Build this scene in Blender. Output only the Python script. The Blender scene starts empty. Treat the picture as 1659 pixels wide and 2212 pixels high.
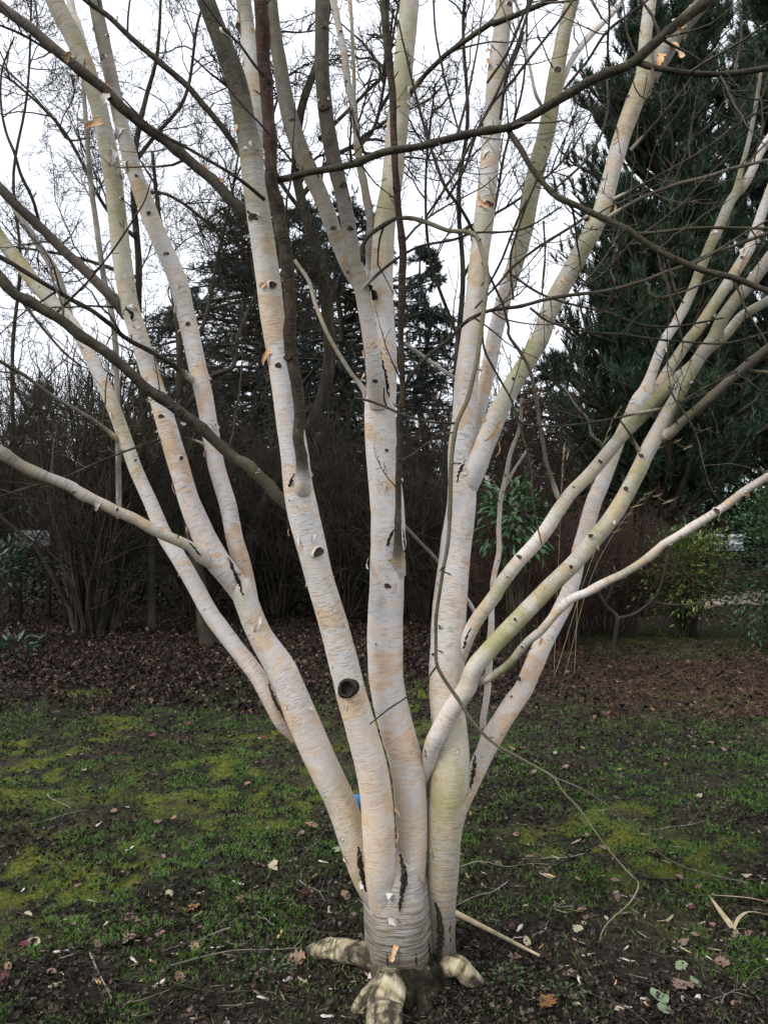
import bpy, math
import numpy as np
from mathutils import Vector, Matrix

rng = np.random.default_rng(7)
SC = bpy.context.scene
COL = SC.collection
# ------------------------------------------------------------------ camera
# reference picture measured on a 1659 x 2212 grid; focal length 1671 of those units
FPX, CX, CY, HORIZON = 1671.0, 829.5, 1106.0, 1125.0
CAM_H = 1.55
PITCH = math.atan((HORIZON - CY) / FPX)
cam_data = bpy.data.cameras.new('camera')
cam = bpy.data.objects.new('camera', cam_data)
COL.objects.link(cam)
cam.location = (0, 0, CAM_H)
cam.rotation_euler = (math.pi / 2 + PITCH, 0, 0)
cam_data.sensor_fit = 'VERTICAL'
cam_data.angle = 2 * math.atan(CY / FPX)
cam_data.clip_end = 600
SC.camera = cam
# ------------------------------------------------------------------ world and light
SUN_AZ, SUN_EL = math.radians(236), math.radians(44)
world = bpy.data.worlds.new('World')
SC.world = world
world.use_nodes = True
wn, wl = world.node_tree.nodes, world.node_tree.links
wn.clear()
sky = wn.new('ShaderNodeTexSky')
sky.sky_type = 'NISHITA'
sky.sun_disc = False
sky.sun_elevation = SUN_EL
sky.sun_rotation = SUN_AZ
sky.air_density, sky.dust_density, sky.ozone_density = 1.0, 2.0, 1.0
wtc = wn.new('ShaderNodeTexCoord')
wmap = wn.new('ShaderNodeMapping')
wmap.inputs['Scale'].default_value = (1.0, 1.0, 2.4)
wnoise = wn.new('ShaderNodeTexNoise')
wnoise.inputs['Scale'].default_value = 2.2
wnoise.inputs['Detail'].default_value = 5
wramp = wn.new('ShaderNodeValToRGB')
wramp.color_ramp.elements[0].position = 0.30
wramp.color_ramp.elements[0].color = (0.82, 0.82, 0.82, 1)
wramp.color_ramp.elements[1].position = 0.58
wramp.color_ramp.elements[1].color = (1, 1, 1, 1)
wmix = wn.new('ShaderNodeMix')
wmix.data_type = 'RGBA'
wmix.inputs['B'].default_value = (9.7, 10.1, 11.0, 1)      # cloud deck
wbg = wn.new('ShaderNodeBackground')
wbg.inputs['Strength'].default_value = 0.088
wout = wn.new('ShaderNodeOutputWorld')
wl.new(wtc.outputs['Generated'], wmap.inputs['Vector'])
wl.new(wmap.outputs['Vector'], wnoise.inputs['Vector'])
wl.new(wnoise.outputs['Fac'], wramp.inputs['Fac'])
wl.new(wramp.outputs['Color'], wmix.inputs['Factor'])
wl.new(sky.outputs['Color'], wmix.inputs['A'])
wl.new(wmix.outputs['Result'], wbg.inputs['Color'])
wl.new(wbg.outputs['Background'], wout.inputs['Surface'])
sun_data = bpy.data.lights.new('sun', 'SUN')
sun_data.energy = 1.5
sun_data.angle = math.radians(18)
sun_data.color = (1.0, 0.955, 0.89)
sun = bpy.data.objects.new('sun', sun_data)
COL.objects.link(sun)
sd = Vector((math.sin(SUN_AZ) * math.cos(SUN_EL), math.cos(SUN_AZ) * math.cos(SUN_EL), math.sin(SUN_EL)))
sun.rotation_euler = (-sd).to_track_quat('-Z', 'Y').to_euler()
vs = SC.view_settings
vs.view_transform = 'Standard'
vs.look = 'None'
vs.gamma = 1.0
vs.use_curve_mapping = False
vs.exposure = 0.7
SC.cycles.max_bounces = 6
SC.cycles.diffuse_bounces = 3
SC.cycles.transparent_max_bounces = 4

# ------------------------------------------------------------------ measuring helpers
_cp, _sp = math.cos(PITCH), math.sin(PITCH)


def P(x, y, d):
    """picture point (1659 x 2212 grid) at camera depth d -> world"""
    rx, up = (x - CX) / FPX * d, (CY - y) / FPX * d
    return np.array([rx, d * _cp - up * _sp, CAM_H + d * _sp + up * _cp])


def G(x, y):
    """picture point on the ground plane"""
    a, b = P(x, y, 0.0), P(x, y, 1.0)
    t = CAM_H / (CAM_H - b[2])
    return np.array([0, 0, CAM_H]) + (b - np.array([0, 0, CAM_H])) * t


def to_px(p):
    v = np.asarray(p) - np.array([0, 0, CAM_H])
    d = v[1] * _cp + v[2] * _sp
    up = -v[1] * _sp + v[2] * _cp
    return CX + v[0] / d * FPX, CY - up / d * FPX, d


# crops of the picture used while measuring: offsets in the 1659 grid, 0.3597 units per crop pixel
KZ = 0.3597
CR = dict(A=(0, 0), B=(511.5, 0), C=(1062.2, 0), D=(0, 724.6), E=(511.5, 724.6), F=(1062.2, 724.6),
          G=(0, 1445), H=(554.1, 1445), I=(1062.2, 1445))


def cz(c, x, y):
    o = CR[c]
    return o[0] + x * KZ, o[1] + y * KZ


# ------------------------------------------------------------------ mesh helpers
def mk_mesh(name, V, quads=None, tris=None, mat=None, smooth=True, attrs=None, mats=None, mat_idx=None):
    me = bpy.data.meshes.new(name)
    V = np.asarray(V, dtype=np.float32).reshape(-1, 3)
    nq = 0 if quads is None else len(quads)
    nt = 0 if tris is None else len(tris)
    loops = []
    if nq:
        loops.append(np.asarray(quads, dtype=np.int32).ravel())
    if nt:
        loops.append(np.asarray(tris, dtype=np.int32).ravel())
    loops = np.concatenate(loops)
    me.vertices.add(len(V))
    me.vertices.foreach_set('co', V.ravel())
    me.loops.add(len(loops))
    me.loops.foreach_set('vertex_index', loops)
    me.polygons.add(nq + nt)
    starts = np.concatenate([np.arange(nq) * 4, nq * 4 + np.arange(nt) * 3]).astype(np.int32)
    me.polygons.foreach_set('loop_start', starts)
    try:
        me.polygons.foreach_set('loop_total', np.concatenate([np.full(nq, 4), np.full(nt, 3)]).astype(np.int32))
    except Exception:
        pass
    if attrs:
        for k, a in attrs.items():
            a = np.asarray(a, dtype=np.float32)
            if a.ndim == 1:
                me.attributes.new(k, 'FLOAT', 'POINT').data.foreach_set('value', a)
            elif a.shape[1] == 3:
                me.attributes.new(k, 'FLOAT_VECTOR', 'POINT').data.foreach_set('vector', a.ravel())
    me.update(calc_edges=True)
    me.validate()
    if smooth:
        me.polygons.foreach_set('use_smooth', np.ones(len(me.polygons), dtype=bool))
    for m in (mats or ([mat] if mat else [])):
        me.materials.append(m)
    if mat_idx is not None:
        me.polygons.foreach_set('material_index', np.asarray(mat_idx, dtype=np.int32))
    return me


def link(name, data, parent=None):
    o = bpy.data.objects.new(name, data)
    COL.objects.link(o)
    if parent is not None:
        o.parent = parent
        bpy.context.view_layer.update() if False else None
    return o


def tag(o, label=None, cat=None, group=None, kind=None):
    if label:
        o['label'] = label
    if cat:
        o['category'] = cat
    if group:
        o['group'] = group
    if kind:
        o['kind'] = kind
    return o


def thing(name, loc, label, cat, group=None):
    """Empty at the base; children are built in world space and shifted with rebase()"""
    o = bpy.data.objects.new(name, None)
    COL.objects.link(o)
    o.location = loc
    o.empty_display_size = 0.1
    return tag(o, label, cat, group)


def part(name, me, parent):
    """mesh given in world coordinates, parented under an object that sits at parent['_w']"""
    o = link(name, me, parent)
    w = Vector((0, 0, 0))
    q = parent
    while q is not None:
        w += q.location
        q = q.parent
    o.location = -w
    return o


def nrm(v):
    n = np.linalg.norm(v, axis=-1, keepdims=True)
    return v / np.maximum(n, 1e-9)


def batch_tubes(Pt, R, s=3, cap=False):
    """Pt (M,k,3), R (M,k) -> verts, quads"""
    M, k, _ = Pt.shape
    T = np.gradient(Pt, axis=1)
    T = nrm(T)
    mean = nrm(Pt[:, -1] - Pt[:, 0])
    ref = np.where(np.abs(mean[:, 2:3]) > 0.8, np.array([[1.0, 0, 0]]), np.array([[0, 0, 1.0]]))
    U = nrm(np.cross(T, ref[:, None, :]))
    W = np.cross(T, U)
    a = np.arange(s) * 2 * math.pi / s
    ring = Pt[:, :, None, :] + R[:, :, None, None] * (U[:, :, None, :] * np.cos(a)[None, None, :, None]
                                                     + W[:, :, None, :] * np.sin(a)[None, None, :, None])
    V = ring.reshape(-1, 3)
    base = (np.arange(M)[:, None, None] * k + np.arange(k - 1)[None, :, None]) * s
    i = np.arange(s)[None, None, :]
    j = (i + 1) % s
    Q = np.stack([base + i, base + j, base + s + j, base + s + i], axis=-1).reshape(-1, 4)
    return V, Q


def join(parts):
    """[(V,Q or None,T or None)] -> V,Q,T"""
    Vs, Qs, Ts, n = [], [], [], 0
    for V, Q, T in parts:
        Vs.append(V)
        if Q is not None and len(Q):
            Qs.append(Q + n)
        if T is not None and len(T):
            Ts.append(T + n)
        n += len(V)
    return np.concatenate(Vs), (np.concatenate(Qs) if Qs else None), (np.concatenate(Ts) if Ts else None)


def grow(P0, D0, L, k, wob=0.2, up=0.0, r=rng):
    """random walk polylines (M,k,3)"""
    M = len(P0)
    out = np.zeros((M, k, 3))
    out[:, 0] = P0
    D = nrm(D0)
    st = (L / (k - 1))[:, None]
    upv = np.array([0, 0, 1.0])
    for i in range(1, k):
        D = nrm(D + r.normal(0, wob, (M, 3)) + upv * (up if np.isscalar(up) else up[:, None]))
        out[:, i] = out[:, i - 1] + D * st
    return out


def spawn(Pt, n, tmin, tmax, ang, r=rng, angs=0.25):
    """choose n children per parent polyline: positions, directions, parent t, parent index"""
    M, k, _ = Pt.shape
    idx = np.repeat(np.arange(M), n)
    t = r.uniform(tmin, tmax, M * n)
    f = t * (k - 1)
    i0 = np.clip(f.astype(int), 0, k - 2)
    fr = (f - i0)[:, None]
    pos = Pt[idx, i0] * (1 - fr) + Pt[idx, i0 + 1] * fr
    T = nrm(Pt[idx, i0 + 1] - Pt[idx, i0])
    rv = r.normal(0, 1, (M * n, 3))
    side = nrm(rv - (rv * T).sum(1, keepdims=True) * T)
    a = np.abs(r.normal(ang, angs, M * n))[:, None]
    return pos, T * np.cos(a) + side * np.sin(a), t, idx


def leaves_geo(Pp, D, N, L, W, fold=0.25):
    """folded two-triangle leaves"""
    D = nrm(D)
    S = nrm(np.cross(D, N))
    Nn = np.cross(S, D)
    L, W = L[:, None], W[:, None]
    a = Pp
    tip = Pp + D * L - Nn * L * 0.12
    m = Pp + D * L * 0.45
    l = m + S * W * 0.5 + Nn * W * fold
    rr = m - S * W * 0.5 + Nn * W * fold
    V = np.stack([a, l, tip, rr], axis=1).reshape(-1, 3)
    b = np.arange(len(Pp))[:, None] * 4
    T = np.concatenate([b + np.array([0, 1, 2]), b + np.array([0, 2, 3])], axis=0)
    return V, T


def needles_geo(Pp, D, n, L, W, spread, r=rng):
    """n thin triangles round each shoot base"""
    M = len(Pp)
    Dn = np.repeat(nrm(D), n, axis=0)
    B = np.repeat(Pp, n, axis=0)
    d = nrm(Dn + r.normal(0, spread, (M * n, 3)))
    Ln = L * r.uniform(0.6, 1.1, (M * n, 1))
    B = B + Dn * Ln * r.uniform(-0.6, 0.7, (M * n, 1))
    s = nrm(np.cross(d, r.normal(0, 1, (M * n, 3)))) * W * 0.5
    V = np.stack([B - s, B + s, B + d * Ln], axis=1).reshape(-1, 3)
    return V, np.arange(M * n * 3).reshape(-1, 3)


def lattice(seed):
    return np.random.default_rng(seed).random((256, 256))


_LAT = {}


def vnoise(x, y, seed=0):
    if seed not in _LAT:
        _LAT[seed] = lattice(1000 + seed)
    A = _LAT[seed]
    xi, yi = np.floor(x).astype(int), np.floor(y).astype(int)
    fx, fy = x - xi, y - yi
    fx, fy = fx * fx * (3 - 2 * fx), fy * fy * (3 - 2 * fy)
    g = lambda i, j: A[i % 256, j % 256]
    return (g(xi, yi) * (1 - fx) + g(xi + 1, yi) * fx) * (1 - fy) + (g(xi, yi + 1) * (1 - fx) + g(xi + 1, yi + 1) * fx) * fy


def fbm(x, y, oct=4, seed=0):
    v, a, t = 0, 1.0, 0
    for o in range(oct):
        v = v + a * vnoise(x * 2 ** o + 17.3 * o, y * 2 ** o + 5.1 * o, seed + o)
        t += a
        a *= 0.55
    return v / t


def sstep(a, b, x):
    t = np.clip((x - a) / (b - a), 0, 1)
    return t * t * (3 - 2 * t)


# ------------------------------------------------------------------ materials
def new_mat(name, rough=0.85, spec=0.25):
    m = bpy.data.materials.new(name)
    m.use_nodes = True
    nt = m.node_tree
    b = nt.nodes['Principled BSDF']
    b.inputs['Roughness'].default_value = rough
    b.inputs['Specular IOR Level'].default_value = spec
    return m, nt, b


def nd(nt, t, **kw):
    n = nt.nodes.new(t)
    for k, v in kw.items():
        setattr(n, k, v)
    return n


def mixc(nt, fac, a, b, blend='MIX'):
    n = nt.nodes.new('ShaderNodeMix')
    n.data_type = 'RGBA'
    n.blend_type = blend
    for key, v in (('Factor', fac), ('A', a), ('B', b)):
        s = n.inputs[key]
        if isinstance(v, (int, float)):
            s.default_value = v
        elif isinstance(v, tuple):
            s.default_value = (*v, 1)
        else:
            nt.links.new(v, s)
    return n.outputs['Result']


def ramp(nt, fac, stops, interp='LINEAR'):
    n = nt.nodes.new('ShaderNodeValToRGB')
    cr = n.color_ramp
    cr.interpolation = interp
    while len(cr.elements) < len(stops):
        cr.elements.new(0.5)
    for e, (p, c) in zip(cr.elements, stops):
        e.position = p
        e.color = (*(c if isinstance(c, tuple) else (c, c, c)), 1)
    nt.links.new(fac, n.inputs['Fac'])
    return n.outputs['Color']


def noise(nt, vec, scale, detail=3, rough=0.5, dist=0.0):
    n = nt.nodes.new('ShaderNodeTexNoise')
    n.inputs['Scale'].default_value = scale
    n.inputs['Detail'].default_value = detail
    n.inputs['Roughness'].default_value = rough
    n.inputs['Distortion'].default_value = dist
    if vec is not None:
        nt.links.new(vec, n.inputs['Vector'])
    return n.outputs['Fac']


def mapping(nt, vec, scale, loc=(0, 0, 0)):
    n = nt.nodes.new('ShaderNodeMapping')
    n.inputs['Scale'].default_value = scale
    n.inputs['Location'].default_value = loc
    nt.links.new(vec, n.inputs['Vector'])
    return n.outputs['Vector']


def attr(nt, name, out='Vector'):
    n = nt.nodes.new('ShaderNodeAttribute')
    n.attribute_name = name
    return n.outputs[out]


def mth(nt, op, a, b=None):
    n = nt.nodes.new('ShaderNodeMath')
    n.operation = op
    for i, v in enumerate((a, b)):
        if v is None:
            continue
        if isinstance(v, (int, float)):
            n.inputs[i].default_value = v
        else:
            nt.links.new(v, n.inputs[i])
    return n.outputs[0]


def bump(nt, bsdf, h, strength, dist):
    n = nt.nodes.new('ShaderNodeBump')
    n.inputs['Strength'].default_value = strength
    n.inputs['Distance'].default_value = dist
    nt.links.new(h, n.inputs['Height'])
    nt.links.new(n.outputs['Normal'], bsdf.inputs['Normal'])


def birch_bark(name='birch_bark', wrk=0.36, wlo=0.50):
    m, nt, b = new_mat(name, 0.68, 0.2)
    co = attr(nt, 'bk')
    tint = nt.nodes.new('ShaderNodeSeparateXYZ')
    nt.links.new(attr(nt, 'tint'), tint.inputs[0])
    dark, olive, red = tint.outputs
    dark = mth(nt, 'SUBTRACT', 1.0, mth(nt, 'POWER', mth(nt, 'SUBTRACT', 1.0, dark), 1.8))
    # layered peel: bands that run round the stem with torn edges
    nb = noise(nt, mapping(nt, co, (4, 4, 6.5)), 1.0, 5, 0.52, 0.5)
    col = ramp(nt, nb, [(0.30, (0.60, 0.58, 0.59)), (0.40, (0.72, 0.645, 0.62)), (0.455, (0.74, 0.59, 0.48)), (0.475, (0.69, 0.67, 0.68)),
                        (0.56, (0.74, 0.665, 0.63)), (0.60, (0.68, 0.48, 0.33)), (0.66, (0.73, 0.585, 0.47)), (0.72, (0.62, 0.61, 0.62))])
    nc = noise(nt, mapping(nt, co, (9, 9, 3.5), (3, 7, 1)), 1.0, 4, 0.6, 0.4)
    col = mixc(nt, mth(nt, 'MULTIPLY', ramp(nt, nc, [(0.52, 0.0), (0.70, 1.0)]), 0.42), col, (0.66, 0.49, 0.355))
    # grey weathering
    ng = noise(nt, mapping(nt, co, (14, 14, 9), (1, 2, 9)), 1.0, 5, 0.65)
    col = mixc(nt, mth(nt, 'MULTIPLY', ramp(nt, ng, [(0.47, 0.0), (0.70, 1.0)]), 0.45), col, (0.42, 0.41, 0.41))
    col = mixc(nt, 1.0, col, (0.90, 0.90, 0.90), 'MULTIPLY')
    # peach under-bark showing on the old lower stems
    npk = noise(nt, mapping(nt, co, (5, 5, 3), (7, 3, 5)), 1.0, 4, 0.55, 0.4)
    col = mixc(nt, mth(nt, 'MULTIPLY', mth(nt, 'MULTIPLY', red, mth(nt, 'SUBTRACT', 1.0, dark)), ramp(nt, npk, [(0.36, 0.12), (0.62, 0.85)])), col, (0.72, 0.52, 0.34))
    # olive algae film
    no = noise(nt, mapping(nt, co, (8, 8, 5), (5, 1, 4)), 1.0, 5, 0.65, 0.3)
    om = mth(nt, 'MULTIPLY', mth(nt, 'ADD', ramp(nt, no, [(0.40, 0.0), (0.62, 1.0)]), 0.35), olive)
    om = mth(nt, 'MINIMUM', om, 0.88)
    col = mixc(nt, om, col, (0.29, 0.28, 0.115))
    # older or younger dark bark on the branches
    nk = noise(nt, mapping(nt, co, (38, 38, 22)), 1.0, 6, 0.72)
    dk = ramp(nt, nk, [(0.30, (0.009, 0.008, 0.006)), (0.46, (0.024, 0.020, 0.013)), (0.60, (0.050, 0.044, 0.024)), (0.76, (0.14, 0.125, 0.095))])
    rd = ramp(nt, nk, [(0.30, (0.016, 0.008, 0.006)), (0.48, (0.046, 0.020, 0.015)), (0.64, (0.085, 0.040, 0.030)), (0.78, (0.18, 0.13, 0.11))])
    dk = mixc(nt, red, dk, rd)
    col = mixc(nt, dark, col, dk)
    # wrinkles round old bark
    wr = ramp(nt, noise(nt, mapping(nt, co, (9, 9, 210), (2, 6, 3)), 1.0, 3, 0.55), [(wlo, 0.0), (wlo + .12, 1.0)])
    wr = mth(nt, 'MULTIPLY', wr, mth(nt, 'MINIMUM', mth(nt, 'MULTIPLY', dark, 0.9 if wrk < .5 else 1.9), wrk))
    col = mixc(nt, wr, col, (0.075, 0.058, 0.042))
    # lenticels: short dark dashes across the stem
    v1 = noise(nt, mapping(nt, co, (34, 34, 230)), 1.0, 1.5, 0.5)
    len1 = ramp(nt, v1, [(0.60, 0.0), (0.635, 1.0)])
    v2 = noise(nt, mapping(nt, co, (16, 16, 420), (4, 4, 4)), 1.0, 2, 0.5)
    len2 = ramp(nt, v2, [(0.64, 0.0), (0.70, 1.0)])
    lm = mth(nt, 'MAXIMUM', mth(nt, 'MULTIPLY', len1, 0.55), mth(nt, 'MULTIPLY', len2, 0.34))
    lm = mth(nt, 'MULTIPLY', lm, ramp(nt, noise(nt, mapping(nt, co, (6, 6, 6), (8, 8, 8)), 1.0, 2), [(0.38, 0.25), (0.6, 1.0)]))
    col = mixc(nt, mth(nt, 'MULTIPLY', lm, mth(nt, 'SUBTRACT', 1.0, mth(nt, 'MULTIPLY', dark, .55))), col, (0.25, 0.205, 0.15))
    nt.links.new(col, b.inputs['Base Color'])
    h = mth(nt, 'ADD', mth(nt, 'MULTIPLY', nb, 1.2), mth(nt, 'MULTIPLY', lm, -0.5))
    h = mth(nt, 'ADD', h, mth(nt, 'MULTIPLY', noise(nt, mapping(nt, co, (22, 22, 120)), 1.0, 4, 0.6), 0.45))
    h = mth(nt, 'ADD', h, mth(nt, 'MULTIPLY', mth(nt, 'MULTIPLY', nk, dark), 2.2))
    bump(nt, b, h, 0.6 if wrk < .5 else 0.9, 0.007)
    return m


def noisy_mat(name, stops, scale=20, rough=0.9, spec=0.2, stretch=(1, 1, 1), bstr=0.5, bdist=0.004, detail=5):
    m, nt, b = new_mat(name, rough, spec)
    tc = nt.nodes.new('ShaderNodeTexCoord')
    v = mapping(nt, tc.outputs['Object'], stretch)
    n = noise(nt, v, scale, detail, 0.6)
    nt.links.new(ramp(nt, n, stops), b.inputs['Base Color'])
    if bstr:
        bump(nt, b, n, bstr, bdist)
    return m


def leaf_mat(name, stops, rough=0.5, spec=0.4, sub=0.0):
    """colour by the per-leaf random value 'rnd'"""
    m, nt, b = new_mat(name, rough, spec)
    nt.links.new(ramp(nt, attr(nt, 'rnd', 'Fac'), stops), b.inputs['Base Color'])
    if sub:
        tr = nt.nodes.new('ShaderNodeBsdfTranslucent')
        nt.links.new(ramp(nt, attr(nt, 'rnd', 'Fac'), stops), tr.inputs['Color'])
        mx = nt.nodes.new('ShaderNodeMixShader')
        mx.inputs[0].default_value = sub
        nt.links.new(b.outputs[0], mx.inputs[1])
        nt.links.new(tr.outputs[0], mx.inputs[2])
        nt.links.new(mx.outputs[0], nt.nodes['Material Output'].inputs['Surface'])
    return m


def evenly(cols):
    n = len(cols)
    return [(i / max(n - 1, 1), c) for i, c in enumerate(cols)]


M_BARK = birch_bark()
M_OLDBARK = birch_bark('old_trunk_bark', 0.85, 0.46)
M_PEEL = noisy_mat('peeled_inner_bark', [(0.3, (0.50, 0.26, 0.11)), (0.5, (0.60, 0.37, 0.20)), (0.7, (0.64, 0.47, 0.32))], 40, 0.7, 0.2, bstr=0.2)
M_FLAKE = noisy_mat('pale_bark_flake', [(0.3, (0.48, 0.38, 0.31)), (0.5, (0.56, 0.50, 0.46)), (0.7, (0.60, 0.57, 0.56))], 40, 0.7, 0.2, bstr=0.2)
M_RIFT = noisy_mat('dark_bark_rift', [(0.3, (0.012, 0.010, 0.008)), (0.55, (0.035, 0.028, 0.02)), (0.75, (0.12, 0.09, 0.06))], 90, 0.95, 0.1, bstr=1.0, bdist=0.01)
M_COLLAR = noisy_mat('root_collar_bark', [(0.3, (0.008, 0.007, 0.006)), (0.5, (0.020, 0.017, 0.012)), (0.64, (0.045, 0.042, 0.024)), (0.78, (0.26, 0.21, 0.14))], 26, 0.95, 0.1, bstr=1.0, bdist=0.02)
M_ROOT = noisy_mat('pale_root_bark', [(0.25, (0.12, 0.09, 0.05)), (0.40, (0.48, 0.41, 0.24)), (0.55, (0.62, 0.56, 0.38)), (0.75, (0.68, 0.63, 0.50))], 22, 0.8, 0.2, stretch=(2.6, 1, 1), bstr=0.9, bdist=0.012)
def root_bark():
    m, nt, b = new_mat('pale_ringed_root_bark', 0.85, 0.15)
    co = attr(nt, 'bk')
    n1 = noise(nt, mapping(nt, co, (7, 7, 75)), 1.0, 5, 0.62, 0.3)
    n2 = noise(nt, mapping(nt, co, (22, 22, 14), (3, 1, 2)), 1.0, 5, 0.65)
    col = ramp(nt, n1, [(0.34, (0.09, 0.068, 0.04)), (0.43, (0.33, 0.27, 0.16)), (0.55, (0.50, 0.44, 0.29)), (0.70, (0.60, 0.55, 0.42))])
    col = mixc(nt, ramp(nt, n2, [(0.45, 0.0), (0.57, 0.92)]), col, (0.045, 0.036, 0.026))
    tint = nt.nodes.new('ShaderNodeSeparateXYZ')
    nt.links.new(attr(nt, 'tint'), tint.inputs[0])
    dirt = mth(nt, 'MULTIPLY', tint.outputs[0], ramp(nt, n2, [(0.30, 0.2), (0.46, 1.0)]))
    col = mixc(nt, dirt, col, (0.036, 0.029, 0.021))
    nt.links.new(col, b.inputs['Base Color'])
    bump(nt, b, mth(nt, 'ADD', n1, mth(nt, 'MULTIPLY', n2, -.6)), 1.0, 0.025)
    return m


M_ROOT = root_bark()
M_TWIG = noisy_mat('birch_twig_bark', [(0.3, (0.035, 0.026, 0.022)), (0.6, (0.085, 0.065, 0.05)), (0.8, (0.15, 0.13, 0.09))], 60, 0.8, 0.25, bstr=0.3)
M_SCAR = noisy_mat('branch_scar_wood', [(0.3, (0.02, 0.014, 0.01)), (0.6, (0.07, 0.05, 0.035)), (0.8, (0.14, 0.11, 0.08))], 120, 0.9, 0.15, bstr=0.8, bdist=0.004)
M_HOLLOW = noisy_mat('hollow_dark_wood', [(0.3, (0.012, 0.011, 0.011)), (0.7, (0.035, 0.03, 0.028))], 60, 0.95, 0.1)


# ------------------------------------------------------------------ ground and setting
ZB = 2.6                                   # camera depth of the birch trunk
BASE = G(875, 2135)
BASE = np.array([BASE[0], BASE[1], 0.0])


def zones(x, y):
    n1 = fbm(x * 1.1, y * 1.1, 4, 3)
    n2 = fbm(x * 2.7, y * 2.7, 4, 11)
    n3 = fbm(x * 0.8 + 9, y * 0.8, 3, 21)
    d = np.hypot((x - BASE[0]) * 0.8, y - BASE[1])
    mud = sstep(1.35, 0.45, d + (n1 - 0.5) * 1.9)
    mud = np.maximum(mud, sstep(0.60, 0.70, n2) * 0.8)
    mud = np.maximum(mud, 0.85 * sstep(0.58, 0.70, fbm(x * 1.7 + 4, y * 2.6, 4, 31)))
    moss = sstep(0.57, 0.70, n3 + 0.10 * sstep(0.4, -1.5, x) - 0.06 * sstep(5.5, 8, y)) * sstep(0.47, 0.58, fbm(x * 9, y * 9, 4, 41))
    edge = 7.3 - 0.55 * sstep(1.2, 3.5, x) + (n1 - 0.5) * 1.6
    litter = sstep(edge - 1.5, edge + 1.1, y + 2.6 * (n2 - .5))
    lawn = sstep(0.0, 0.4, np.minimum(np.minimum(x - 2.2, 6.6 - x), np.minimum(y - (8.4 + (n1 - .5)), 11.8 - y)))
    litter = litter * (1 - lawn)
    return mud, moss, litter


def ground_z(x, y):
    d = np.hypot(x - BASE[0], y - BASE[1])
    z = (fbm(x * 0.9, y * 0.9, 3, 51) - 0.5) * 0.10 + (fbm(x * 6, y * 6, 4, 61) - 0.5) * 0.075
    return z * sstep(0.0, 0.6, d) + 0.035 * np.exp(-(d / 0.35) ** 2)


def ground_mat():
    m, nt, b = new_mat('ground_soil_moss_litter', 0.95, 0.12)
    tc = nt.nodes.new('ShaderNodeTexCoord')
    co = tc.outputs['Object']
    z = nt.nodes.new('ShaderNodeSeparateXYZ')
    nt.links.new(attr(nt, 'zone'), z.inputs[0])
    mud, moss, litter = z.outputs
    nf = noise(nt, co, 42, 7, 0.75)
    nm = noise(nt, co, 9, 5, 0.6)
    grass = ramp(nt, nf, [(0.32, (0.013, 0.014, 0.009)), (0.46, (0.026, 0.035, 0.013)), (0.58, (0.048, 0.074, 0.020)), (0.72, (0.09, 0.125, 0.036))])
    grass = mixc(nt, ramp(nt, nm, [(0.44, 0.0), (0.55, 0.9)]), grass, (0.024, 0.020, 0.016))
    mossc = ramp(nt, nf, [(0.32, (0.025, 0.028, 0.009)), (0.5, (0.105, 0.118, 0.020)), (0.68, (0.22, 0.23, 0.045))])
    mudc = ramp(nt, nf, [(0.30, (0.014, 0.011, 0.008)), (0.48, (0.036, 0.028, 0.021)), (0.62, (0.066, 0.052, 0.039)), (0.76, (0.12, 0.10, 0.078))])
    lit = ramp(nt, noise(nt, co, 30, 6, 0.75), [(0.30, (0.010, 0.007, 0.006)), (0.48, (0.024, 0.0165, 0.0125)), (0.62, (0.045, 0.029, 0.021)), (0.76, (0.09, 0.058, 0.043))])
    col = mixc(nt, moss, grass, mossc)
    col = mixc(nt, mud, col, mudc)
    col = mixc(nt, litter, col, lit)
    nt.links.new(col, b.inputs['Base Color'])
    bump(nt, b, mth(nt, 'ADD', nf, mth(nt, 'MULTIPLY', nm, 0.6)), 0.9, 0.03)
    return m


def build_ground():
    xs = np.concatenate([np.linspace(-300, -7, 14)[:-1], np.arange(-7, 7.001, 0.04), np.linspace(7, 300, 14)[1:]])
    ys = np.concatenate([np.array([-60, -20, -8, -3, 0.0]), np.arange(1.0, 12.001, 0.04), np.linspace(12, 420, 24)[1:]])
    X, Y = np.meshgrid(xs, ys)
    Z = ground_z(X, Y) * sstep(40, 12, np.hypot(X, Y))
    V = np.stack([X, Y, Z], -1).reshape(-1, 3)
    nx, ny = len(xs), len(ys)
    i = (np.arange(ny - 1)[:, None] * nx + np.arange(nx - 1)[None, :]).ravel()
    Q = np.stack([i, i + 1, i + nx + 1, i + nx], -1)
    mud, moss, lit = zones(X.ravel(), Y.ravel())
    o = link('ground', mk_mesh('ground', V, Q, None, ground_mat(), attrs=dict(zone=np.stack([mud, moss, lit], -1))))
    tag(o, kind='structure')


build_ground()

# pale trodden path beyond the shrubs on the right
M_PATH = noisy_mat('path_earth', [(0.3, (0.22, 0.165, 0.14)), (0.55, (0.33, 0.26, 0.22)), (0.75, (0.42, 0.35, 0.30))], 9, 0.95, 0.1, bstr=0.5, bdist=0.02)


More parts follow.
